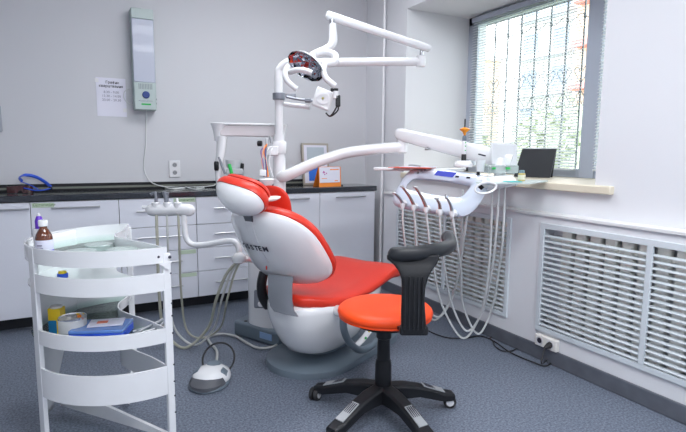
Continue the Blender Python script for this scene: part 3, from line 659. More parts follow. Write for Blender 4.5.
def tools_cluster():
    dq = 3.2
    t = thing('air_water_manifold', atd(267, 178, dq), 'cluster of thin coloured tubes and valves clamped beside the unit pole', 'manifold')
    MB().obox(atd(273, 151, dq), CR*.035, CD*.028, CF*.02).build('clamp_block', m_gloss, t, bevel=.004)
    MB().obox(atd(267, 158, dq), CR*.01, CD*.12, CF*.012).build('backplate', m_steel, t, bevel=.003)
    MB().lathe(atd(259.5, 143.5, dq-.02), [(.012, -.014), (.018, -.01), (.018, .012), (.014, .016)], axis=CR, n=18).build('black_knob', m_black, t)
    cols = [(m_orangep, 266), (mat('tube_peach', (.8, .45, .35), .4), 264), (mat('tube_blue', (.05, .07, .25), .4), 265), (m_steel, 269), (mat('tube_violet', (.3, .2, .4), .4), 262), (m_white, 271)]
    for i, (mm, x) in enumerate(cols):
        MB().tube([atd(x+1, 144+i, dq-.02), atd(x-2+i % 3, 152, dq-.03), atd(x+1-i % 2*3, 163, dq-.03), atd(x+2, 177, dq-.02)], .005, 8, smooth=5).build('tube', mm, t)
    for (x, y) in ((271, 141), (270, 138)): MB().lathe(atd(x, y, dq), [(.006, -.014), (.008, 0), (.004, .014)], n=12).build('nozzle', m_steel, t)
    MB().obox(atd(263, 173, dq-.03), CR*.02, CD*.02, CF*.012).build('valve', m_white, t, bevel=.004)
    MB().lathe(atd(267, 181, dq-.07), [(.025, -.03), (.04, -.012), (.045, .01), (.04, .016), (.001, .018)], n=24, sx=1.1).build('spout_cup', m_gloss, t)
tools_cluster()
# ================================================================ OPERATING LIGHT
def op_light():
    e = at(421, 61.5, 2, 1.75)
    t = thing('operating_light', e, 'dental operating light with faceted mirror reflector on a sloping white arm', 'operating light')
    top = e+ZZ*.085; D = 2.95
    hinge = V(top)
    d2 = (top-EYE).dot(CF)
    s0, s1 = atd(429, 48.5, d2-.01), atd(326, 15, D)
    d = (s1-s0).normalized(); w_ = d.cross(ZZ).normalized(); h = w_.cross(d)
    rings = []
    for q, hh in ((-.01, .014), (.0, .02), (.05, .022), (.5, .022), (.95, .026), (.99, .024), (1.0, .015)):
        o = sup(.022, hh, 3); rings.append([s0+(s1-s0)*q+w_*o(2*PI*k/20)[0]+h*o(2*PI*k/20)[1] for k in range(20)])
    MB().loft(rings).build('spring_arm', m_gloss, t, smooth=50)
    MB().cyl(e+ZZ*.034, atd(422, 49, d2), .012, n=14).build('arm_pivot', m_chrome, t)
    MB().cyl(atd(332, 20, D), atd(332, 25, D), .018, n=18).build('chrome_swivel', m_chrome, t)
    pts = [atd(332.5, 24, D), atd(333, 33, D), atd(333, 41, D), atd(330.5, 46, D-.01), atd(324, 49.5, D-.02), atd(316, 53, D-.03), atd(311, 56, D-.04)]
    MB().tube(pts, lambda q: .02+.006*math.sin(PI*min(1, q*1.6)), 16, smooth=6).build('drop_arm', m_gloss, t)
    # yoke arms
    pts = [atd(314, 54, D-.03), atd(325, 52, D-.05), atd(335, 55, D-.09), atd(335, 62, D-.12), atd(328, 64, D-.1)]
    MB().tube(pts, .019, 14, smooth=6).build('yoke', m_gloss, t)
    pts = [atd(326, 62, D-.1), atd(323.5, 70, D-.13), atd(326, 78, D-.16), atd(333, 84.5, D-.18), atd(335, 86, D-.18)]
    MB().tube(pts, .017, 14, smooth=6).build('right_handle', m_gloss, t)
    pts = [atd(288, 66, D-.2), atd(285, 73, D-.23), atd(287.5, 81, D-.25), atd(294, 87, D-.26), atd(297, 89, D-.26)]
    MB().tube(pts, .015, 14, smooth=6).build('left_handle', m_gloss, t)
    # reflector bowl facing camera-down
    c = atd(306, 66, D-.12); ax = (CF*-.55+CD*.62+CR*-.42).normalized(); xd = (CR*.86+CD*.42)
    prof = [(.001, -.052), (.05, -.05), (.085, -.037), (.105, -.018), (.116, .002), (.114, .003), (.102, -.014), (.08, -.03), (.05, -.042), (.001, -.046)]
    MB().lathe(c, prof, axis=ax, n=36, sx=1.0, sy=.72, xdir=xd).build('housing', m_gloss, t)
    x = (V(xd)-ax*V(xd).dot(ax)).normalized(); y = ax.cross(x); s = MB()
    K, L = 12, 5
    f = lambda i, j: c+ax*(-.040+.046*(j/L)**2)+(x*math.cos(2*PI*i/K)+y*.72*math.sin(2*PI*i/K))*(.112*j/L+.004)
    for j in range(L):
        for i in range(K):
            P4 = [f(i, j), f(i+1, j), f(i+1, j+1), f(i, j+1)]; cc = sum(P4, V())/4+ax*.003*(1 if (i+j) % 2 else -.5)
            k0 = len(s.v); s.add(P4+[cc], [(0, 1, 4), (1, 2, 4), (2, 3, 4), (3, 0, 4)])
    s.build('mirror_facets', mat('mirror', (.85, .87, .9), .04, 1, var=0), t, smooth=0)
    MB().disc(sup(.113, .081, 2), lambda p, q, tt: c+x*p+y*q+ax*(tt+.006), lambda r: .01*math.sqrt(max(0, 1-r*r)), lambda r: 0.002).build('cover_glass', clear('lamp_glass', (.88, .88, .9), .12), t)
    MB().lathe(c-ax*.005, [(.012, -.02), (.014, 0), (.01, .02)], axis=y, n=14).build('bulb', mat('bulb_chair_reflection', (.5, .05, .04), .2), t)  # bulb's red is the red chair's reflection put into the colour
    pts = [atd(290, 72, D-.2), atd(297, 70, D-.24), atd(305, 70.5, D-.26), atd(312, 73, D-.26)]
    MB().tube(pts, .022, 12, flat=.7, smooth=5).build('front_bar', m_gloss, t)
op_light()
def side_camera():
    dq = 3.2
    t = thing('intraoral_camera_dock', atd(324, 100, dq), 'small white camera dock on a silver bracket below the operating light', 'camera dock')
    MB().tube([atd(287, 97, dq-.02), atd(300, 99.5, dq-.02), atd(316, 101, dq-.02)], .008, 10, smooth=3).build('bracket_bar', m_silver, t)
    MB().obox(atd(308, 100.5, dq-.03), CR*.02, CD*.012, CF*.015).build('pivot', m_silver, t, bevel=.004)
    MB().cyl(atd(284, 104, dq), atd(310, 107, dq-.02), .016, n=14).build('lower_tube', m_gloss, t)
    c = atd(323, 99, dq-.06); u = (CR*.92+CD*.35).normalized(); v = (CD*.95-CR*.3).normalized(); w_ = u.cross(v)
    MB().obox(c, u*.058, v*.062, w_*.012).build('plate', m_gloss, t, bevel=.012, seg=3)
    MB().lathe(c-CF*.015, [(.04, 0), (.043, .006), (.03, .009), (.012, .005)], axis=-CF, n=28).build('ring', m_white, t)
    MB().lathe(c-CF*.02, [(.008, 0), (.007, .006)], axis=-CF, n=14).build('lens', mat('brass_lens', (.4, .35, .08), .3, .6), t)
    MB().obox(atd(336, 94, dq-.1), CR*.016, CD*.03, CF*.012).build('cable_clip', m_white, t, bevel=.004)
    MB().obox(atd(334.5, 90, dq-.1), CR*.024, CD*.008, CF*.014).build('connector_cap', m_black, t, bevel=.003)
    MB().obox(atd(338, 101, dq-.1), (CR*.3+CD*.0)*.05, CD*.035, CF*.012).build('connector', m_black, t, bevel=.005)
    for k in (0, 3): MB().tube([atd(338, 104, dq-.1), atd(338-k, 110, dq-.1), atd(333-k*.5, 115, dq-.09), atd(329, 116, dq-.08), atd(326, 113, dq-.07)], .005, 8, smooth=5).build('cord', m_rubber, t)
side_camera()
# ================================================================ INSTRUMENT TABLE
def itable():
    o = atd(455, 185, 2.85)
    t = thing('instrument_table', o, 'white dentist instrument table with blue screen and looped handle, before the window', 'instrument table')
    # handle frame: outer rounded loop and inner hole, built as a strip of quads between two outlines
    outer = [(421, 168.5), (450, 170), (478, 174.5), (489, 178), (489.5, 184), (484, 196), (477, 207), (468, 214.5), (459, 216), (440, 213), (415, 209.5), (399, 206), (393.5, 201), (394.5, 193), (401, 181), (409, 171.5)]
    inner = [(422, 178.5), (445, 180.5), (465, 183.5), (470.5, 185), (470.5, 187), (467, 191.5), (463, 195.5), (459, 197.5), (452, 197.5), (440, 196), (425, 193.5), (411, 190.5), (406, 188.5), (407.5, 184.5), (412, 180), (416, 178.5)]
    def dep(x, y):       # the frame leans back and its right end is nearer
        return 3.06 - .0035*(x-395) + .0022*(215-y)
    OO = spline([atd(x, y, dep(x, y)) for x, y in outer], 4, True); II = spline([atd(x, y, dep(x, y)) for x, y in inner], 4, True)
    MM = [(a*.5+b*.5) for a, b in zip(OO, II)]
    up = (-CF+CD*-.25).normalized()
    s = MB(); n = len(OO)
    ringsets = [[o_-up*.03 for o_ in OO], [o_ for o_ in OO], [o_*.82+i_*.18+up*.014 for o_, i_ in zip(OO, II)], [o_*.3+i_*.7+up*.014 for o_, i_ in zip(OO, II)], [i_+up*.002 for i_ in II], [i_-up*.03 for i_ in II]]
    s.loft(ringsets, caps=False, closed=True); s.build('handle_frame', mat('cool_enamel', (.62, .69, .8), .18, coat=.5), t, smooth=60)
    # display
    def pan(x, y, off): 
        return atd(x, y, dep(x, y)) + up*off
    MB().prism([pan(437, 171.5, .013), pan(456.5, 173.5, .013), pan(452, 178.2, .013), pan(433.5, 176, .013)], up*.003).build('screen', mat('lcd_blue', (.03, .04, .2), .2, emit=(.08, .1, .6, .45)), t, smooth=0)
    for x, y in ((455, 177.5), (466, 178.5)): MB().prism([pan(x, y-1, .013), pan(x+3.6, y-.8, .013), pan(x+3, y+1, .013), pan(x-.6, y+.8, .013)], up*.004).build('key', m_ink, t, smooth=0)
    for x, y in ((421, 171.5), (424.5, 171), (417.5, 173.5)): MB().lathe(pan(x, y, .012), [(.007, 0), (.006, .01)], axis=up, n=14).build('dial', m_silver, t)
    MB().lathe(pan(477.5, 175.5, .012), [(.01, 0), (.01, .015), (.007, .018)], axis=ZZ, n=14).build('black_knob', m_black, t)
    MB().lathe(atd(481, 187, 2.74), [(.012, -.012), (.012, .012)], axis=CR+CD, n=14).build('side_knob', m_black, t)
    for x, y in ((431, 196), (417, 194), (447, 198), (454, 201), (460, 201.5)): MB().lathe(pan(x, y, .014), [(.003, 0), (.002, .002)], axis=up, n=8).build('blue_light', mat('led_blue', (.1, .4, 1), .3, emit=(.1, .4, 1, 2)), t)
    # body behind the panel
    zt = 1.065
    q = [atd(421, 168.3, 3.17), atd(487, 177, 2.95)]
    A = V((q[0].x, q[0].y, zt)); B = V((q[1].x, q[1].y, zt-.005)); bk = V((.30, .16, 0)); A2, B2 = A+bk, B+bk
    MB().loft([[A+ZZ*-.018, B+ZZ*-.018, B2+ZZ*-.018, A2+ZZ*-.018], [A, B, B2, A2]]).build('console', m_gloss, t, bevel=.006, seg=3)
    # left wing plate
    C1 = at(373, 170.5, 2, 1.075); C1 = atd(373, 170.5, 3.2); C2 = atd(412, 172, 3.03)
    C2.z = C1.z; w_ = V((.24, .13, 0))
    MB().loft([[C1, C2+V((.25, -.05, 0)), C2+w_+V((.25, -.05, 0)), C1+w_], [C1+ZZ*.02, C2+V((.25, -.05, .02)), C2+w_+V((.25, -.05, .02)), C1+w_+ZZ*.02]]).build('side_wing', m_gloss, t, bevel=.006, seg=3)
    # tool rest cradles along the lower bar
    for x, y in CR5: MB().lathe(pan(x, y, .02), [(.017, -.012), (.021, 0), (.02, .014), (.012, .02)], axis=(CD*.8-CF*.6), n=18).build('tool_cradle', m_white, t)
    # right wing: thick tapered white shell and a clear shelf with ring
    a, b, c_, d = atd(486, 177.5, 2.76), atd(522, 175.5, 2.78), atd(528, 180, 2.72), atd(484, 184, 2.7)
    MB().prism([atd(480, 176.5, 2.8), atd(512, 174, 2.88), atd(517, 181, 2.86), atd(484, 188, 2.78)], V((.05, .03, -.03))).build('right_wing', m_gloss, t, bevel=.01, seg=3)
    z = 1.03; pts = [atd(476, 184.5, 2.7), atd(530, 181, 2.68), atd(548, 180.5, 2.95), atd(500, 179, 3.0)]
    for p in pts: p.z = z
    MB().prism(pts, (0, 0, .008)).build('clear_shelf', clear('frosted_shelf', (.85, .95, .95), .3, .45), t)
    ring = []
    for k in range(20): an = 2*PI*k/20; ring.append(atd(485.5+10.5*math.cos(an), 188+5.2*math.sin(an)-1.5*math.cos(an), 2.66))
    MB().tube(ring, .007, 10, closed=True, smooth=2, flat=.8).build('cup_ring', m_gloss, t)
CR5 = [(403.5, 204), (414.5, 207), (427, 209.5), (439, 212.5), (453, 214)]
itable()
TIPS = [((394.5, 193), (402.5, 203)), ((402, 186.5), (413.5, 204.5)), ((415, 187), (426, 207)), ((436.5, 198.5), (440, 209)), ((446, 196.5), (452, 211))]
TL = ['angled steel dental handpiece at the left end of the instrument table', 'long curved brown-chrome dental handpiece, second from left on the instrument table', 'violet-lit dental handpiece in the middle of the instrument table', 'short dark steel dental handpiece, second from right on the instrument table', 'straight steel air-water syringe at the right end of the instrument table']
m_hp = mat('warm_chrome', (.42, .3, .27), .22, .9)
for i, ((tx, ty), (bx, by)) in enumerate(TIPS):
    dp = 3.06-.0035*(bx-395)+.0022*(215-by) - .06
    b0 = atd(bx, by, dp); t0 = atd(tx, ty, dp-.04); t = thing('dental_handpiece', b0, TL[i], 'handpiece', 'handpieces in the instrument table')
    mid = (b0+t0)/2 + CR*.006
    MB().tube([b0+CD*.01, b0, mid, t0], lambda q: .0125-.0065*q, 12, smooth=6).build('body', m_hp if i in (1, 2, 3) else m_steel, t)
    MB().lathe(t0, [(.006, -.012), (.008, 0), (.008, .01), (.005, .014)], axis=(CR*.9+CD*.3) if i != 4 else CD, n=12).build('head', m_steel, t)
    MB().lathe(b0+CD*.014, [(.014, -.012), (.016, 0), (.01, .022)], axis=CD, n=14).build('coupling', m_gloss, t)
    # hose drooping to the floor and back up under the table
    e0 = [atd(463, 190, 2.93), atd(471, 190, 2.91), atd(492, 190, 2.86), atd(499, 188, 2.84), atd(505, 187, 2.84)][i]
    low = [(435, 320), (439, 317), (462, 338), (467, 331), (478, 334)][i]; lp = at(low[0], low[1], 2, [.05, .09, .01, .05, .03][i]); dl = (lp-EYE).dot(CF)
    s1 = b0+CD*.04
    path = [[(404, 235), (410, 275), (420, 305), low, (450, 300), (459, 270), (462, 230)], [(416, 235), (418, 275), (425, 305), low, (452, 298), (460, 265), (465, 230)], [(429, 238), (433, 265), (442, 305), low, (478, 320), (487, 285), (491, 235)],
            [(441, 238), (445, 270), (452, 305), low, (483, 310), (491, 275), (496, 235)], [(456, 238), (461, 270), (463, 305), low, (492, 308), (499, 270), (503, 235)]][i]
    du = (e0-EYE).dot(CF); dd = [dp+.05, dp*.55+dl*.45, dp*.15+dl*.85, dl, dl*.9+du*.1, dl*.5+du*.5, dl*.15+du*.85]
    pts = [s1-CD*.02]+[lp if k == 3 else atd(q[0], q[1], dd[k]) for k, q in enumerate(path)]+[e0]
    MB().tube(pts, .0065, 10, smooth=10).build('hose', m_hosew, t)
# things on the instrument table
def on_table():
    dq = 2.93
    t = thing('curing_light', atd(463, 166, dq), 'upright curing light with orange shield standing in its charger on the instrument table', 'curing light')
    b = atd(463.5, 165, dq)
    MB().lathe(b, [(.052, -.012), (.055, -.005), (.052, .01), (.042, .022), (.03, .026), (.001, .026)], n=32).build('charger', m_gloss, t)
    MB().lathe(b, [(.013, .02), (.014, .022), (.014, .06), (.012, .062)], n=18).build('socket', m_rubber, t)
    MB().lathe(b, [(.0115, .06), (.012, .062), (.012, .138), (.011, .14)], n=18).build('handle', m_white, t)
    MB().lathe(b, [(.012, .138), (.0125, .14), (.0125, .162), (.008, .168)], n=18).build('head', m_base, t)
    for z in (.08, .105, .125): MB().box((b.x-.004, b.y-.013, b.z+z), (b.x+.003, b.y-.011, b.z+z+.006)).build('green_mark', m_green, t)
    MB().lathe(b, [(.004, .165), (.01, .185), (.028, .2), (.03, .205), (.02, .21), (.004, .215)], n=24).build('shield', mat('orange_shield', (.95, .33, .02), .25), t)
    MB().lathe(b, [(.004, .21), (.0045, .25), (.004, .262)], n=12).build('light_tip', m_rubber, t)
    # paper tray on left wing
    c = atd(398, 168.5, 3.15); a = [atd(388, 169.3, 3.1), atd(430, 169.5, 2.98), atd(436, 166.5, 3.1), atd(399, 166.3, 3.25)]
    z = atd(373, 170.5, 3.2).z+.021
    for p in a: p.z = z
    t = thing('instrument_tray', sum(a, V())/4, 'red-edged tray on the left wing of the instrument table', 'tray')
    MB().prism(a, (0, 0, .004)).build('red_liner', mat('red_paper', (.75, .12, .06), .5), t)
    k = sum(a, V())/4
    a2 = [k+(p-k)*.8+V((.03, -.02, .005)) for p in a]; MB().prism(a2, (0, 0, .004)).build('tray_paper', m_paper, t)
    MB().tube([k+V((-.02, -.1, .014)), k+V((.02, .02, .016)), k+V((.04, .1, .014))], .004, 8).build('mirror_handle', m_steel, t)
    # cup, boxes
    c = atd(484, 173, 2.95); t = thing('plastic_cup', atd(480, 172, 2.92), 'frosted plastic cup behind the screen of the instrument table', 'cup')
    MB().lathe(atd(480, 172, 2.92), [(.02, 0), (.022, .001), (.028, .07), (.0265, .07), (.02, .003)], n=24).build('cup_wall', mat('frosted_cup', (.7, .74, .76), .3), t)
    b = atd(501, 172.5, 2.92)
    t = thing('clear_organizer', b, 'clear plastic organizer box with small green marks at the back of the instrument table', 'box')
    MB().obox(b+ZZ*.02, CR*.085, V((.4, .8, 0))*.05, ZZ*.022).build('box_wall', m_clearp, t, bevel=.004)
    MB().obox(b+ZZ*.018-CF*.06+CR*.02, CR*.012, V((.4, .8, 0))*.004, ZZ*.006).build('green_mark', m_green, t)
    MB().obox(b+ZZ*.018-CF*.06-CR*.06, CR*.010, V((.4, .8, 0))*.004, ZZ*.006).build('green_mark', m_green, t)
    b = atd(503.5, 164, 2.98)
    t = thing('napkin_pack', b-ZZ*.06, 'clear bag of white napkins standing behind the instrument table tray', 'napkin pack')
    s = MB().obox(atd(504, 155, 2.98), CR*.078+CD*.005, CD*.068, (CF*.8+CR*.3)*.03); s.build('bag', mat('napkin_white', (.66, .68, .71), .5, bump=.6, bscale=30), t, bevel=.012)
    b = atd(521.5, 181, 2.74)
    t = thing('medicine_vial', b, 'small amber vial with teal cap on the right shelf of the instrument table', 'vial')
    MB().lathe(b, [(.018, 0), (.019, .002), (.019, .04), (.016, .043)], n=20).build('body', mat('vial_amber', (.55, .45, .15), .15, coat=.5), t)
    MB().lathe(b, [(.0195, .008), (.0197, .009), (.0197, .032), (.0195, .033)], n=20).build('label_band', mat('vial_label', (.75, .72, .55), .5), t)
    MB().lathe(b, [(.013, .043), (.014, .044), (.013, .058), (.001, .059)], n=20).build('cap', mat('teal_grey', (.16, .28, .32), .4), t)
    p4 = [atd(503, 182.3, 2.74), atd(517, 180.5, 2.74), atd(522, 182, 2.7), atd(508, 184, 2.7)]
    for p in p4: p.z = 1.039
    tag(MB().prism(p4, (0, 0, .004)).build('teal_card', mat('teal', (.02, .5, .5), .5)), 'flat teal packet lying beside the amber vial', 'packet')
on_table()
# black folder standing on the sill
def folder():
    a, b = V((2.72, 2.60, 1.029)), V((2.835, 2.39, 1.029)); u = b-a; v = V((.87, .5, 0)); H = v*.04-V((0, .035, 0))+ZZ*.195
    t = thing('tent_folder', (a+b)/2, 'black tent-shaped folder standing on the window sill', 'folder')
    mm = mat('black_cover', (.02, .023, .03), .45)
    MB().prism([a, b, b+H, a+H+u*.06], v*.004).build('front_cover', mm, t, bevel=.001)
    MB().prism([a+v*.1, b+v*.1, b+H+v*.005, a+H+u*.06+v*.005], v*.004).build('back_cover', mm, t, bevel=.001)
    MB().prism([b+v*.004+ZZ*.002, b+v*.004+u*.01+ZZ*.002, b+H+u*.01, b+H], v*.002).build('edge_strip', m_silver, t)
folder()
# ================================================================ ASSISTANT SUCTION HOLDER
def suction():
    dq = 2.95
    J = atd(240, 252, 2.85)
    t = thing('suction_holder', atd(170, 210, dq), 'white swing arm with suction tool holder in front of the drawers', 'tool holder')
    pts = [atd(184, 214, dq), atd(184.5, 226, dq), atd(186, 237, dq), atd(190, 243, dq), atd(197, 245, dq), atd(212, 243.5, dq-.02), atd(226, 241, dq-.05), atd(234, 241.5, dq-.07), atd(238, 246, dq-.08), atd(239.5, 254, dq-.09)]
    MB().tube(pts, .0165, 14, smooth=6).build('swing_arm', m_gloss, t)
    MB().lathe(atd(239, 258, 2.84), [(.02, -.03), (.036, -.022), (.04, 0), (.03, .022), (.018, .03)], n=22).build('pivot', m_gloss, t)
    MB().tube([atd(240, 260, 2.84), atd(247, 259, 2.9), atd(257, 260, 3.0)], .02, 12).build('mount_arm', m_gloss, t)
    # rail with three cradles
    a, b = atd(146, 210, dq), atd(195, 210, dq)
    rings = []
    for q, r in ((0, .008), (.04, .024), (.12, .032), (.2, .034), (.3, .03), (.45, .034), (.6, .03), (.75, .034), (.9, .033), (.97, .024), (1, .008)):
        rings.append([a+(b-a)*q+CF*r*math.cos(2*PI*k/18)+ZZ*(r*1.1*math.sin(2*PI*k/18)) for k in range(18)])
    MB().loft(rings).build('rail', m_gloss, t, smooth=60)
    for x in (156, 167.5, 178): MB().lathe(atd(x, 208, dq-.01), [(.012, -.035), (.02, -.03), (.024, .03), (.02, .034), (.014, .03)], n=18).build('cradle', m_white, t)
    MB().cyl(atd(142.5, 207, dq), atd(147, 207.5, dq), .01, n=12).build('end_pin', m_gloss, t)
    return J
J = suction()
SL = ['slim angled steel suction tip, leftmost in the suction holder', 'wide silver suction handpiece in the middle of the suction holder', 'short white saliva ejector, rightmost in the suction holder']
for i, (x, y0_, r) in enumerate(((156, 192.5, .009), (166.5, 193.5, .014), (178, 200, .009))):
    dq = 2.94; b = atd(x, 206, dq); t = thing('suction_tip', b, SL[i], 'suction tool', 'suction tools in the holder')
    top = atd(x-1+i*.0, y0_, dq)
    if i == 0:
        MB().tube([b, atd(156, 198, dq), top], r, 12).build('body', m_silver, t); MB().tube([atd(150.5, 194.5, dq), atd(153, 193.3, dq), top+CR*.008], .007, 10).build('nozzle', m_silver, t)
    elif i == 1:
        MB().tube([b, atd(166.3, 199, dq), top], lambda q: .011+.005*q, 14).build('body', m_silver, t); MB().lathe(top, [(.012, -.012), (.019, -.006), (.019, .008), (.012, .01)], n=16, axis=(.2, 0, 1)).build('collar', m_silver, t)
    else:
        MB().tube([b, top], .008, 12, smooth=1).build('body', m_white, t); MB().lathe(top, [(.008, 0), (.009, .004), (.004, .012)], n=12).build('nozzle', m_white, t)
    bot = [(184, 348), (195, 345), (200, 338)][i]; lp = at(*bot, 2, .01+.009*i); dl = (lp-EYE).dot(CF)
    pts = [b+ZZ*-.03, atd(x+1.3, 240, dq+.0), atd(x+3, 290, (dq+dl)/2), atd(x+8, 328, dl), lp, atd(208+i*6, 328, dl-.02), atd(216+i*5.5, 300, 2.9-.01*i), atd(226+i*4, 275, 2.85), atd(237+i*1.5, 262, 2.83)]
    MB().tube(pts, .0085 if i == 0 else .0065, 10, smooth=9).build('hose', [m_olive, m_hose, m_olive][i], t)
# ================================================================ FOOT CONTROL
def pedal():
    c = V((.555, 2.515, 0)); u = V((.86, -.5, 0)); v = V((.5, .86, 0))
    t = thing('foot_control', c, 'round white and grey foot pedal with a black wire handle on the floor', 'foot pedal')
    MB().lathe(c, [(.085, 0), (.1, .004), (.102, .012), (.098, .018), (.001, .02)], n=40, sx=1, sy=1.15, xdir=u).build('base_ring', m_base, t)
    MB().lathe(c+v*.04, [(.098, .018), (.1, .03), (.09, .052), (.062, .070), (.03, .077), (.001, .078)], n=40, sx=1, sy=1.12, xdir=u).build('body', m_gloss, t)
    # grey tread at the front
    s = MB(); rings = []
    for k in range(13):
        an = PI*1.08+ (PI*.84)*k/12; x_, y_ = .096*math.cos(an), .118*math.sin(an)
        o = c+u*x_+v*y_; i_ = c+u*(x_*.86)+v*(-.03-.03*math.sin(PI*k/12))
        rings.append([o+ZZ*.012, o+ZZ*.03, i_+ZZ*.052, i_+ZZ*.03])
    s.loft(rings).build('tread', mat('tread_grey', (.09, .095, .11), .4), t)
    MB().lathe(c+v*.085, [(.034, .062), (.036, .073), (.032, .08), (.001, .082)], n=28, xdir=u).build('centre_button', m_base, t)
    for sg in (-1, 1): MB().obox(c+u*.074*sg+v*.025+ZZ*.058, u*.015-ZZ*.012*sg, v*.024, ZZ*.008).build('side_button', m_base, t, bevel=.005)
    ring = []
    rc = c+u*.015+v*.12+ZZ*.088; up_ = (ZZ*.8+v*.6).normalized()
    for k in range(28): an = 2*PI*k/28; ring.append(rc+u*.086*math.cos(an)+up_*.086*math.sin(an))
    MB().tube(ring, .005, 10, closed=True, smooth=1).build('wire_handle', m_rubber, t)
    pts = [c+v*.1+ZZ*.03, at(217, 352, 2, .012), at(211, 344, 2, .012), at(208, 338, 2, .015), at(214, 335, 2, .015), at(224, 334, 2, .014), at(236, 336.5, 2, .012), at(247, 343, 2, .012), at(258, 348, 2, .012), at(270, 347.5, 2, .012), at(277, 345, 2, .03)]
    MB().tube(pts, .008, 10, smooth=8).build('hose', m_hose, t)
pedal()
# ================================================================ STOOL
def stool():
    c = V((1.193, 1.860, 0)); t = thing('dentist_stool', c, 'round orange-red dentist stool on black five-star base with curved black backrest', 'stool')
    MB().lathe(c+CR*.003, [(.14, .462), (.198, .464), (.208, .468), (.209, .472), (.207, .475), (.21, .48), (.213, .487), (.209, .5), (.198, .51), (.165, .517), (.08, .52), (.001, .521)], n=56).build('seat', m_orange, t, smooth=50)
    MB().lathe(c, [(.06, .425), (.13, .43), (.15, .462), (.001, .464)], n=32).build('seat_plate', m_black, t)
    MB().lathe(c, [(.036, .11), (.038, .12), (.037, .24), (.033, .26), (.03, .262), (.028, .36), (.034, .365), (.034, .43)], n=28).build('gas_column', m_black, t)
    MB().lathe(c, [(.03, .06), (.048, .065), (.052, .1), (.046, .125), (.036, .135)], n=28).build('hub', m_black, t)
    R = .33
    for k in range(5):
        an = math.radians(128-72*k); d = V((math.cos(an), math.sin(an), 0)); s_ = V((-d.y, d.x, 0))
        rings = []
        for r, zt, zb, hw in ((.03, .145, .07, .036), (.1, .14, .078, .036), (.17, .126, .078, .034), (.24, .104, .058, .034), (.29, .084, .044, .034), (R+.015, .072, .042, .028)):
            rings.append([c+d*r+s_*-hw+ZZ*zb, c+d*r+s_*hw+ZZ*zb, c+d*r+s_*hw+ZZ*(zt-.008), c+d*r+s_*hw*.7+ZZ*zt, c+d*r+s_*-hw*.7+ZZ*zt, c+d*r+s_*-hw+ZZ*(zt-.008)])
        leg = MB().loft(rings).build('leg', m_black, t, smooth=30, bevel=.003)
        P0 = c+d*.19+ZZ*.1215; P1 = c+d*.295+ZZ*.084
        MB().prism([P0-s_*.019, P0+s_*.019, P1+s_*.022, P1-s_*.022], (0, 0, .004)).build('tread_plate', mat('tread_silver', (.4, .42, .44), .45, .3), leg, smooth=0)
        for j in range(4):
            off = s_*(-.0135+.009*j)
            MB().prism([P0+d*.008+off-s_*.002+ZZ*.004, P0+d*.008+off+s_*.002+ZZ*.004, P1-d*.01+off+s_*.002+ZZ*.004, P1-d*.01+off-s_*.002+ZZ*.004], (0, 0, .001)).build('grip_line', m_ink, leg, smooth=0)
        ca = c+d*(R+.01); sw = math.radians([35, 80, -30, 60, 200][k]); wd = V((math.cos(sw), math.sin(sw), 0)); wx = V((-wd.y, wd.x, 0))
        wc = ca-wd*.012+ZZ*.030
        cs = MB().lathe(wc, [(.028, -.022), (.030, -.018), (.030, -.004), (.018, -.003), (.018, .003), (.030, .004), (.030, .018), (.028, .022)], axis=wx, n=26).build('caster', m_rubber, t)
        MB().cyl(ca+ZZ*.03, ca+ZZ*.055, .008, n=12).build('caster_pin', m_steel, cs)
        for sg in (1, -1): MB().lathe(wc+wx*.0215*sg, [(.011, -.001), (.018, .0), (.018, .002), (.011, .002)], axis=wx*sg, n=24).build('caster_ring', m_white, cs)
    # backrest post and curved bar
    pts = [(0, .044, 413.5, 333, 1.93), (0, .047, 413.5, 325, 1.925), (0, .045, 413, 310, 1.92), (0, .043, 413, 298, 1.92), (0, .044, 413.5, 288, 1.92), (0, .049, 414.5, 279, 1.92), (0, .061, 415, 271, 1.925), (0, .08, 415, 264.5, 1.935), (0, .098, 413, 259, 1.94), (0, .098, 413, 255, 1.94)]
    rings = []
    for _, hw, px, py, dd in pts:
        q = atd(px, py, dd); o = sup(hw*1.02, .014, 4)
        rings.append([q+CR*o(2*PI*k/24)[0]+V((CF.x, CF.y, 0)).normalized()*o(2*PI*k/24)[1] for k in range(24)])
    post = MB().loft(rings).build('backrest_post', m_black, t, smooth=50, bevel=.003)
    for j in range(5):
        x = 404.5+j*4.5; a, b = atd(x, 330, 1.903), atd(x+.5, 277, 1.898)
        MB().tube([a, (a+b)/2, b], .003, 6, smooth=1).build('rib', m_black, post)
    q = atd(415, 331, 1.95); MB().loft([[c+V((.02, -.02, .432))+v_ for v_ in (V((.03, .02, 0)), V((-.03, -.02, 0)), V((-.03, -.02, .014)), V((.03, .02, .014)))], [V((q.x, q.y, q.z))+v_ for v_ in (V((.03, -.01, 0)), V((-.04, .0, 0)), V((-.04, .0, .014)), V((.03, -.01, .014)))]]).build('backrest_bracket', m_black, t)
    MB().obox(atd(413.5, 330, 1.94), CR*.054, CD*.018, CF*.022).build('post_clamp', m_black, t, bevel=.008)
    bar = [atd(390, 254.5, 1.96), atd(398, 254.5, 1.935), atd(412, 254, 1.93), atd(427, 252, 1.95), atd(440, 249.5, 2.0), atd(450, 245.5, 2.09), atd(450, 239.5, 2.2), atd(448, 237.5, 2.29)]
    MB().tube(bar, lambda q: .0255*min(1, .55+6*q, .7+5*(1-q)), 16, smooth=6, flat=1.15).build('backrest_bar', mat('padded_black', (.018, .02, .024), .42, spec=.35), t, smooth=60)
    MB().lathe(bar[-1], [(.001, -.034), (.02, -.03), (.03, -.01), (.03, .012), (.02, .03), (.001, .034)], axis=CF, n=20).build('bar_tip', mat('tip_grey', (.06, .063, .07), .5), t)
stool()
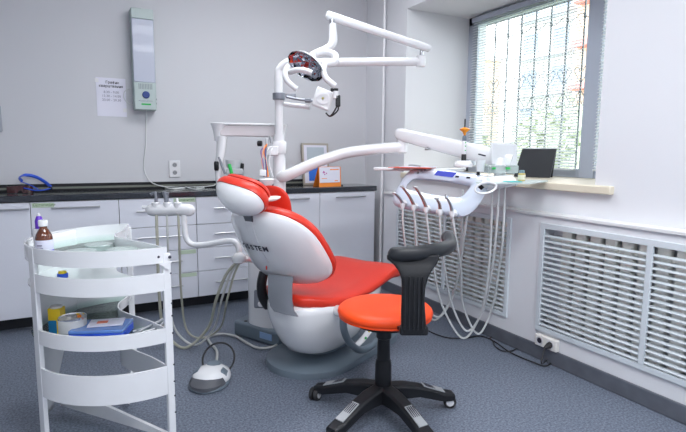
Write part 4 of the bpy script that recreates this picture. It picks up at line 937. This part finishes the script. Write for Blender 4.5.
# ================================================================ TROLLEY
TC = V((.183, 2.373, 0)); TR = .376
def polar(deg, r, z): a = math.radians(deg); return TC+V((math.cos(a)*r, math.sin(a)*r, z))
A_R, A_L, A_B = -73, 203, 84      # right post, left post, back post (degrees about the trolley centre)
def arcpts(d0, d1, n, r, z): return [polar(d0+(d1-d0)*k/(n-1), r, z) for k in range(n)]
def trolley():
    t = thing('instrument_trolley', TC, 'white crescent-shaped dental trolley with glass shelves standing at front left', 'trolley')
    Rp, Bp = polar(A_R, TR, 0), polar(A_B, TR, 0)
    notch = V((.15, 2.47, 0))
    inner = spline([Rp, Rp+V((-.05, .14, 0)), notch+V((.0, -.12, 0)), notch+V((-.005, .0, 0)), notch+V((.035, .1, 0)), Bp+V((-.015, -.07, 0)), Bp], 6)
    outer = arcpts(A_B, A_R+360, 49, TR, 0)
    def shelf(z): return MB().loft([[p*1.0+ZZ*z for p in outer]+[p+ZZ*z for p in inner[1:-1]], [p+ZZ*(z+.006) for p in outer]+[p+ZZ*(z+.006) for p in inner[1:-1]]]).build('shelf', m_glass, t, smooth=0)
    def band(path, z0, z1, name, th=.004):
        rings = []
        for i, p in enumerate(path):
            a, b = path[max(0, i-1)], path[min(len(path)-1, i+1)]; d = (b-a).normalized(); nn = V((-d.y, d.x, 0))*th
            rings.append([p-nn+ZZ*z0, p+nn+ZZ*z0, p+nn+ZZ*z1, p-nn+ZZ*z1])
        return MB().loft(rings).build(name, m_gloss, t, smooth=40)
    full = arcpts(A_B, A_R+360, 57, TR, 0); front = arcpts(A_L-4, A_R+360, 30, TR, 0)
    for z0, z1, zs, pt in ((.765, .825, .772, full), (.655, .725, None, front), (.448, .505, .456, front), (.235, .35, .245, front)):
        band(pt, z0, z1, 'front_band')
        if zs and z1 > .4: shelf(zs)
        if zs: band(inner, z0+.005, z1-(.005 if z1 > .8 else .01), 'inner_band', .003)
    shelf(.66).data.materials[0] = m_gloss
    for z0, z1 in ((.655, .70), (.448, .49), ): band(arcpts(A_B, A_B+40, 10, TR, 0), z0, z1, 'back_band')
    # curved side panel with round holes between left post and back
    s = MB(); n = 40; zs = [.03+.0246*k for k in range(33)]
    holes = [(174, .385, .028), (169, .235, .030), (150, .10, .017), (150, .045, .017)]
    P = lambda i, j: polar(A_L-6-(72)*i/n, TR-.012, zs[j])
    def edge(z): return .98 if z > .5 else .55+.43*(z/.5)
    N2 = 72; vs = []; fs = []
    for i in range(N2+1):
        for j in range(len(zs)): vs.append(polar(A_L-4-78*i/N2*edge(zs[j]), TR-.012, zs[j]))
    for i in range(N2):
        for j in range(len(zs)-1):
            c = (vs[i*len(zs)+j]+vs[(i+1)*len(zs)+j+1])/2
            if any((c-polar(h[0], TR-.012, h[1])).length < h[2] for h in holes): continue
            fs.append((i*len(zs)+j, (i+1)*len(zs)+j, (i+1)*len(zs)+j+1, i*len(zs)+j+1))
    s.add(vs, fs); s.build('side_panel', m_gloss, t, solid=.004)
    # posts
    for d, w_, top in ((A_L, .024, .825), (A_R, .015, .80), (A_B, .014, .81)):
        p = polar(d, TR-.004, 0); r_ = (p-TC); r_.z = 0; r_.normalize(); q = V((-r_.y, r_.x, 0))
        po = MB().obox(p+ZZ*(.02+top)/2, r_*.009, q*w_, ZZ*(top-.02)/2).build('post', m_gloss, t, bevel=.003)
        if d != A_L:
            for z in (.76, .72, .60, .55, .48, .35, .28, .22, .15): MB().lathe(p+r_*.009+q*w_*.9+ZZ*z, [(.004, 0), (.003, .003)], axis=r_, n=8).build('pin', m_ink, po)
        MB().lathe(V((p.x, p.y, .02))-r_*.01, [(.018, -.012), (.02, -.008), (.02, .008), (.018, .012)], axis=q, n=20).build('caster', m_rubber, t)
    p = polar(A_R, TR, 0); MB().prism([p+V((-.03, -.012, .765)), p+V((.018, -.002, .765)), p+V((.006, -.006, .735))], (.0, -.006, 0)).build('corner_gusset', m_gloss, t)
    for x, z in ((-.03, .79), (.012, .785)): MB().lathe(p+V((x, -.008, z)), [(.006, 0), (.005, .004)], axis=(.2, -1, 0), n=10).build('screw', m_ink, t)
    for z in (.79, .43): MB().lathe(polar(A_L-3, TR-.022, z), [(.006, 0), (.005, .004)], axis=(.8, -.5, 0), n=10).build('screw', m_steel, t)
    # slanted base panels
    a, b, b2 = polar(150, TR-.03, .0), polar(A_R, TR-.02, 0), polar(A_B, TR-.02, 0)
    MB().loft([[a+ZZ*.13, b+ZZ*.045, b+ZZ*.03, a+ZZ*.03], [a+ZZ*.13+V((.01, .01, 0)), b+ZZ*.045+V((.01, .01, 0)), b+ZZ*.03+V((.01, .01, 0)), a+ZZ*.03+V((.01, .01, 0))]]).build('base_panel', m_gloss, t)
    k = V((.16, 2.42, 0)); MB().loft([[k+ZZ*.12, b2+ZZ*.12, b2+ZZ*.03, k+ZZ*.03], [p_+V((.008, -.008, 0)) for p_ in (k+ZZ*.12, b2+ZZ*.12, b2+ZZ*.03, k+ZZ*.03)]]).build('rear_base_panel', m_gloss, t)
    for i, chh in enumerate('DATE'):
        dg = 181-i*3.4; A = polar(dg, TR-.017, .155+.004*i); B = polar(dg-2, TR-.017, .155+.006*i); text('lettering', chh, .028, A, (B-A), ZZ, m_ink, t, bold=.0012)
trolley()
def on_shelf(x, y, z): return at(x, y, 2, z)
def trolley_items():
    z = .779
    b = on_shelf(42.5, 262, z); b = V((-.118, 2.205, z))
    t = thing('brown_bottle', b, 'brown glass medicine bottle with white label and cap on the top trolley shelf', 'bottle')
    MB().lathe(b, [(.028, 0), (.03, .003), (.03, .082), (.027, .094), (.017, .113), (.0135, .118), (.0135, .128)], n=32).build('glass_body', mat('amber_glass', (.12, .032, .012), .08, coat=.7), t)
    MB().lathe(b, [(.0302, .018), (.0306, .019), (.0306, .074), (.0302, .075)], n=32).build('label', mat('bottle_label', (.62, .63, .75), .5), t)
    MB().lathe(b, [(.0307, .022), (.031, .0225), (.031, .036), (.0307, .0365)], n=32).build('label_stripe', mat('stripe_blue', (.06, .05, .5), .5), t)
    for z2, w_ in ((.056, .018), (.045, .024)): MB().obox(b+V((-.45, -.89, 0)).normalized()*.031+ZZ*z2, CR*w_*.5, CF*.0012, ZZ*.0025).build('label_print', m_inkg, t)
    MB().lathe(b, [(.015, .126), (.0165, .128), (.0165, .146), (.015, .149), (.001, .15)], n=24).build('cap', m_white, t)
    b = V((-.135, 2.29, z))
    t = thing('dropper_bottle', b, 'white plastic dropper bottle with violet tip behind the brown bottle', 'bottle')
    MB().lathe(b, [(.022, 0), (.024, .003), (.024, .1), (.022, .106), (.001, .107)], n=28).build('body', m_white, t)
    MB().lathe(b, [(.0242, .02), (.0245, .021), (.0245, .03), (.0242, .031)], n=28).build('pink_stripe', mat('pink_print', (.7, .25, .3), .5), t)
    MB().lathe(b, [(.0242, .012), (.0245, .0125), (.0245, .018), (.0242, .019)], n=28).build('violet_stripe', mat('violet_print', (.25, .1, .5), .5), t)
    MB().lathe(b, [(.014, .107), (.015, .108), (.015, .137), (.01, .152), (.007, .156)], n=24).build('violet_tip', mat('violet_plastic', (.1, .02, .42), .35), t)
    MB().lathe(b, [(.007, .154), (.006, .164), (.001, .168)], n=16).build('white_nib', m_white, t)
    for i, (x, y, r, lb) in enumerate(((66, 248, .055, 'shallow clear glass dish on the top trolley shelf nearest the brown bottle'), (95, 246, .05, 'clear glass dish in the middle of the top trolley shelf'), (101, 251, .055, 'clear glass dish at the front right of the top trolley shelf'))):
        b = [V((.0, 2.2, z)), V((.07, 2.33, z)), V((.15, 2.17, z))][i]
        t = thing('glass_dish', b, lb, 'dish', 'glass dishes on the trolley')
        MB().lathe(b, [(r, 0), (r+.003, .002), (r+.004, .018), (r+.001, .018), (r-.001, .004), (.001, .004)], n=36).build('bowl', m_clearp, t)
        MB().lathe(b, [(r+.004, .018), (r+.006, .02), (r+.002, .023), (.001, .023)], n=36).build('lid', m_clearp, t)
    # second shelf
    z = .667; b = V((-.065, 2.235, z)); t = thing('cement_jar', b, 'tiny blue-capped orange jar on the second trolley shelf', 'jar')
    MB().lathe(b, [(.016, 0), (.017, .002), (.017, .025), (.015, .027)], n=20).build('body', mat('jar_rust', (.5, .1, .03), .3), t)
    MB().lathe(b, [(.019, .027), (.02, .029), (.02, .042), (.018, .044), (.001, .044)], n=20).build('cap', m_blue, t)
    MB().lathe(b, [(.015, .044), (.014, .052), (.001, .053)], n=20).build('cap_insert', m_yellow, t)
    # third shelf
    z = .463
    b = V((-.095, 2.27, z)); t = thing('paste_box', b, 'yellow and blue cardboard box standing behind the tin on the third trolley shelf', 'box')
    u, v = V((.9, -.43, 0)), V((.43, .9, 0))
    MB().obox(b+ZZ*.028, u*.024, v*.02, ZZ*.028).build('lower_carton', mat('carton_blue', (.01, .22, .5), .4), t)
    MB().obox(b+ZZ*.08, u*.024, v*.02, ZZ*.024).build('upper_carton', m_yellow, t)
    MB().obox(b+ZZ*.03-v*.0205+u*.016, u*.008, v*.0006, ZZ*.03).build('yellow_wedge', m_yellow, t)
    MB().lathe(b+ZZ*.104, [(.022, 0), (.02, .008), (.001, .01)], n=20).build('tube_cap', m_trim, t)
    b = V((-.04, 2.20, z)); t = thing('cotton_tin', b, 'round tin with steel rim and white ribbed label on the third trolley shelf', 'tin')
    MB().lathe(b, [(.049, 0), (.05, .002)]+[(.05+.001*(k % 2), .006+.009*k) for k in range(8)]+[(.048, .075)], n=40).build('tin_wall', m_tin, t)
    MB().lathe(b, [(.047, .073), (.052, .074), (.052, .08), (.048, .08), (.046, .074), (.001, .073)], n=40).build('steel_rim', m_chrome, t)
    for i, (dx, dy, cl) in enumerate(((.01, .0, m_steel), (-.015, .01, m_steel), (.025, -.01, m_orangep), (.02, .015, m_yellow), (-.01, -.02, m_trim))):
        MB().lathe(b+V((dx, dy, .076)), [(.008, 0), (.007, .008), (.001, .009)], n=10).build('cotton_roll', cl, t)
    c = V((.062, 2.155, z)); t = thing('instrument_case', c, 'flat blue plastic case with clear lid on the third trolley shelf', 'case')
    u, v = V((.93, -.36, 0)).normalized(), V((.36, .93, 0)).normalized()
    MB().obox(c+ZZ*.016, u*.1, v*.07, ZZ*.015).build('case_base', m_blue, t, bevel=.003)
    MB().obox(c+ZZ*.038, u*.1, v*.07, ZZ*.0065).build('case_lid', mat('clear_blue_lid', (.12, .25, .6), .12, coat=.5), t, bevel=.003)
    c2 = c+ZZ*.046+u*.015+v*.01; t = thing('note_card', c2, 'white card with red print lying on the blue case', 'card')
    u2, v2 = (u*.97+v*.15), (v*.97-u*.15)
    MB().obox(c2+ZZ*.003, u2*.065, v2*.042, ZZ*.003).build('card', m_paper, t, bevel=.001)
    MB().obox(c2+ZZ*.0063-u2*.015, u2*.02, v2*.015, ZZ*.0004).build('red_print', mat('print_red', (.8, .2, .1), .5), t, smooth=0)
    for sx in (-.045, .03): MB().obox(c2+ZZ*.0063+u2*sx+v2*.022, u2*.014, v2*.008, ZZ*.0004).build('grey_print', m_grill, t, smooth=0)
    # instruments right of the case
    p0 = V((.17, 2.065, z+.006)); p1 = V((.30, 2.16, z+.02))
    t = thing('dental_forceps', p0, 'steel dental forceps lying beside the blue case', 'forceps')
    MB().tube([p0, p0+V((.03, .02, .004)), p0+V((.09, .045, .006)), p1], .005, 8).build('lower_jaw', m_steel, t); MB().tube([p0+V((.0, .01, .006)), p0+V((.05, .05, .012)), p1+V((0, .025, .004))], .005, 8).build('upper_jaw', m_steel, t)
    MB().lathe(p0+V((.015, .012, -.004)), [(.011, 0), (.012, .004), (.012, .016), (.01, .018)], n=16).build('joint', m_steel, t)
    p = V((.23, 2.15, z+.008)); t = thing('scalpel_handle', p, 'slim grey instrument handle leaning at the right end of the third shelf', 'instrument'); MB().tube([p+V((-.05, -.02, 0)), p, p+V((.09, .03, .022))], .006, 8, smooth=2).build('handle', mat('tool_grey', (.25, .28, .3), .35, .5), t)
    MB().lathe(p+V((-.05, -.02, 0)), [(.006, -.004), (.004, .01)], axis=(-1, -.3, 0), n=8).build('tip', m_steel, t)
    # lower tray items behind
    z = .463; b = V((.23, 2.50, z))
trolley_items()
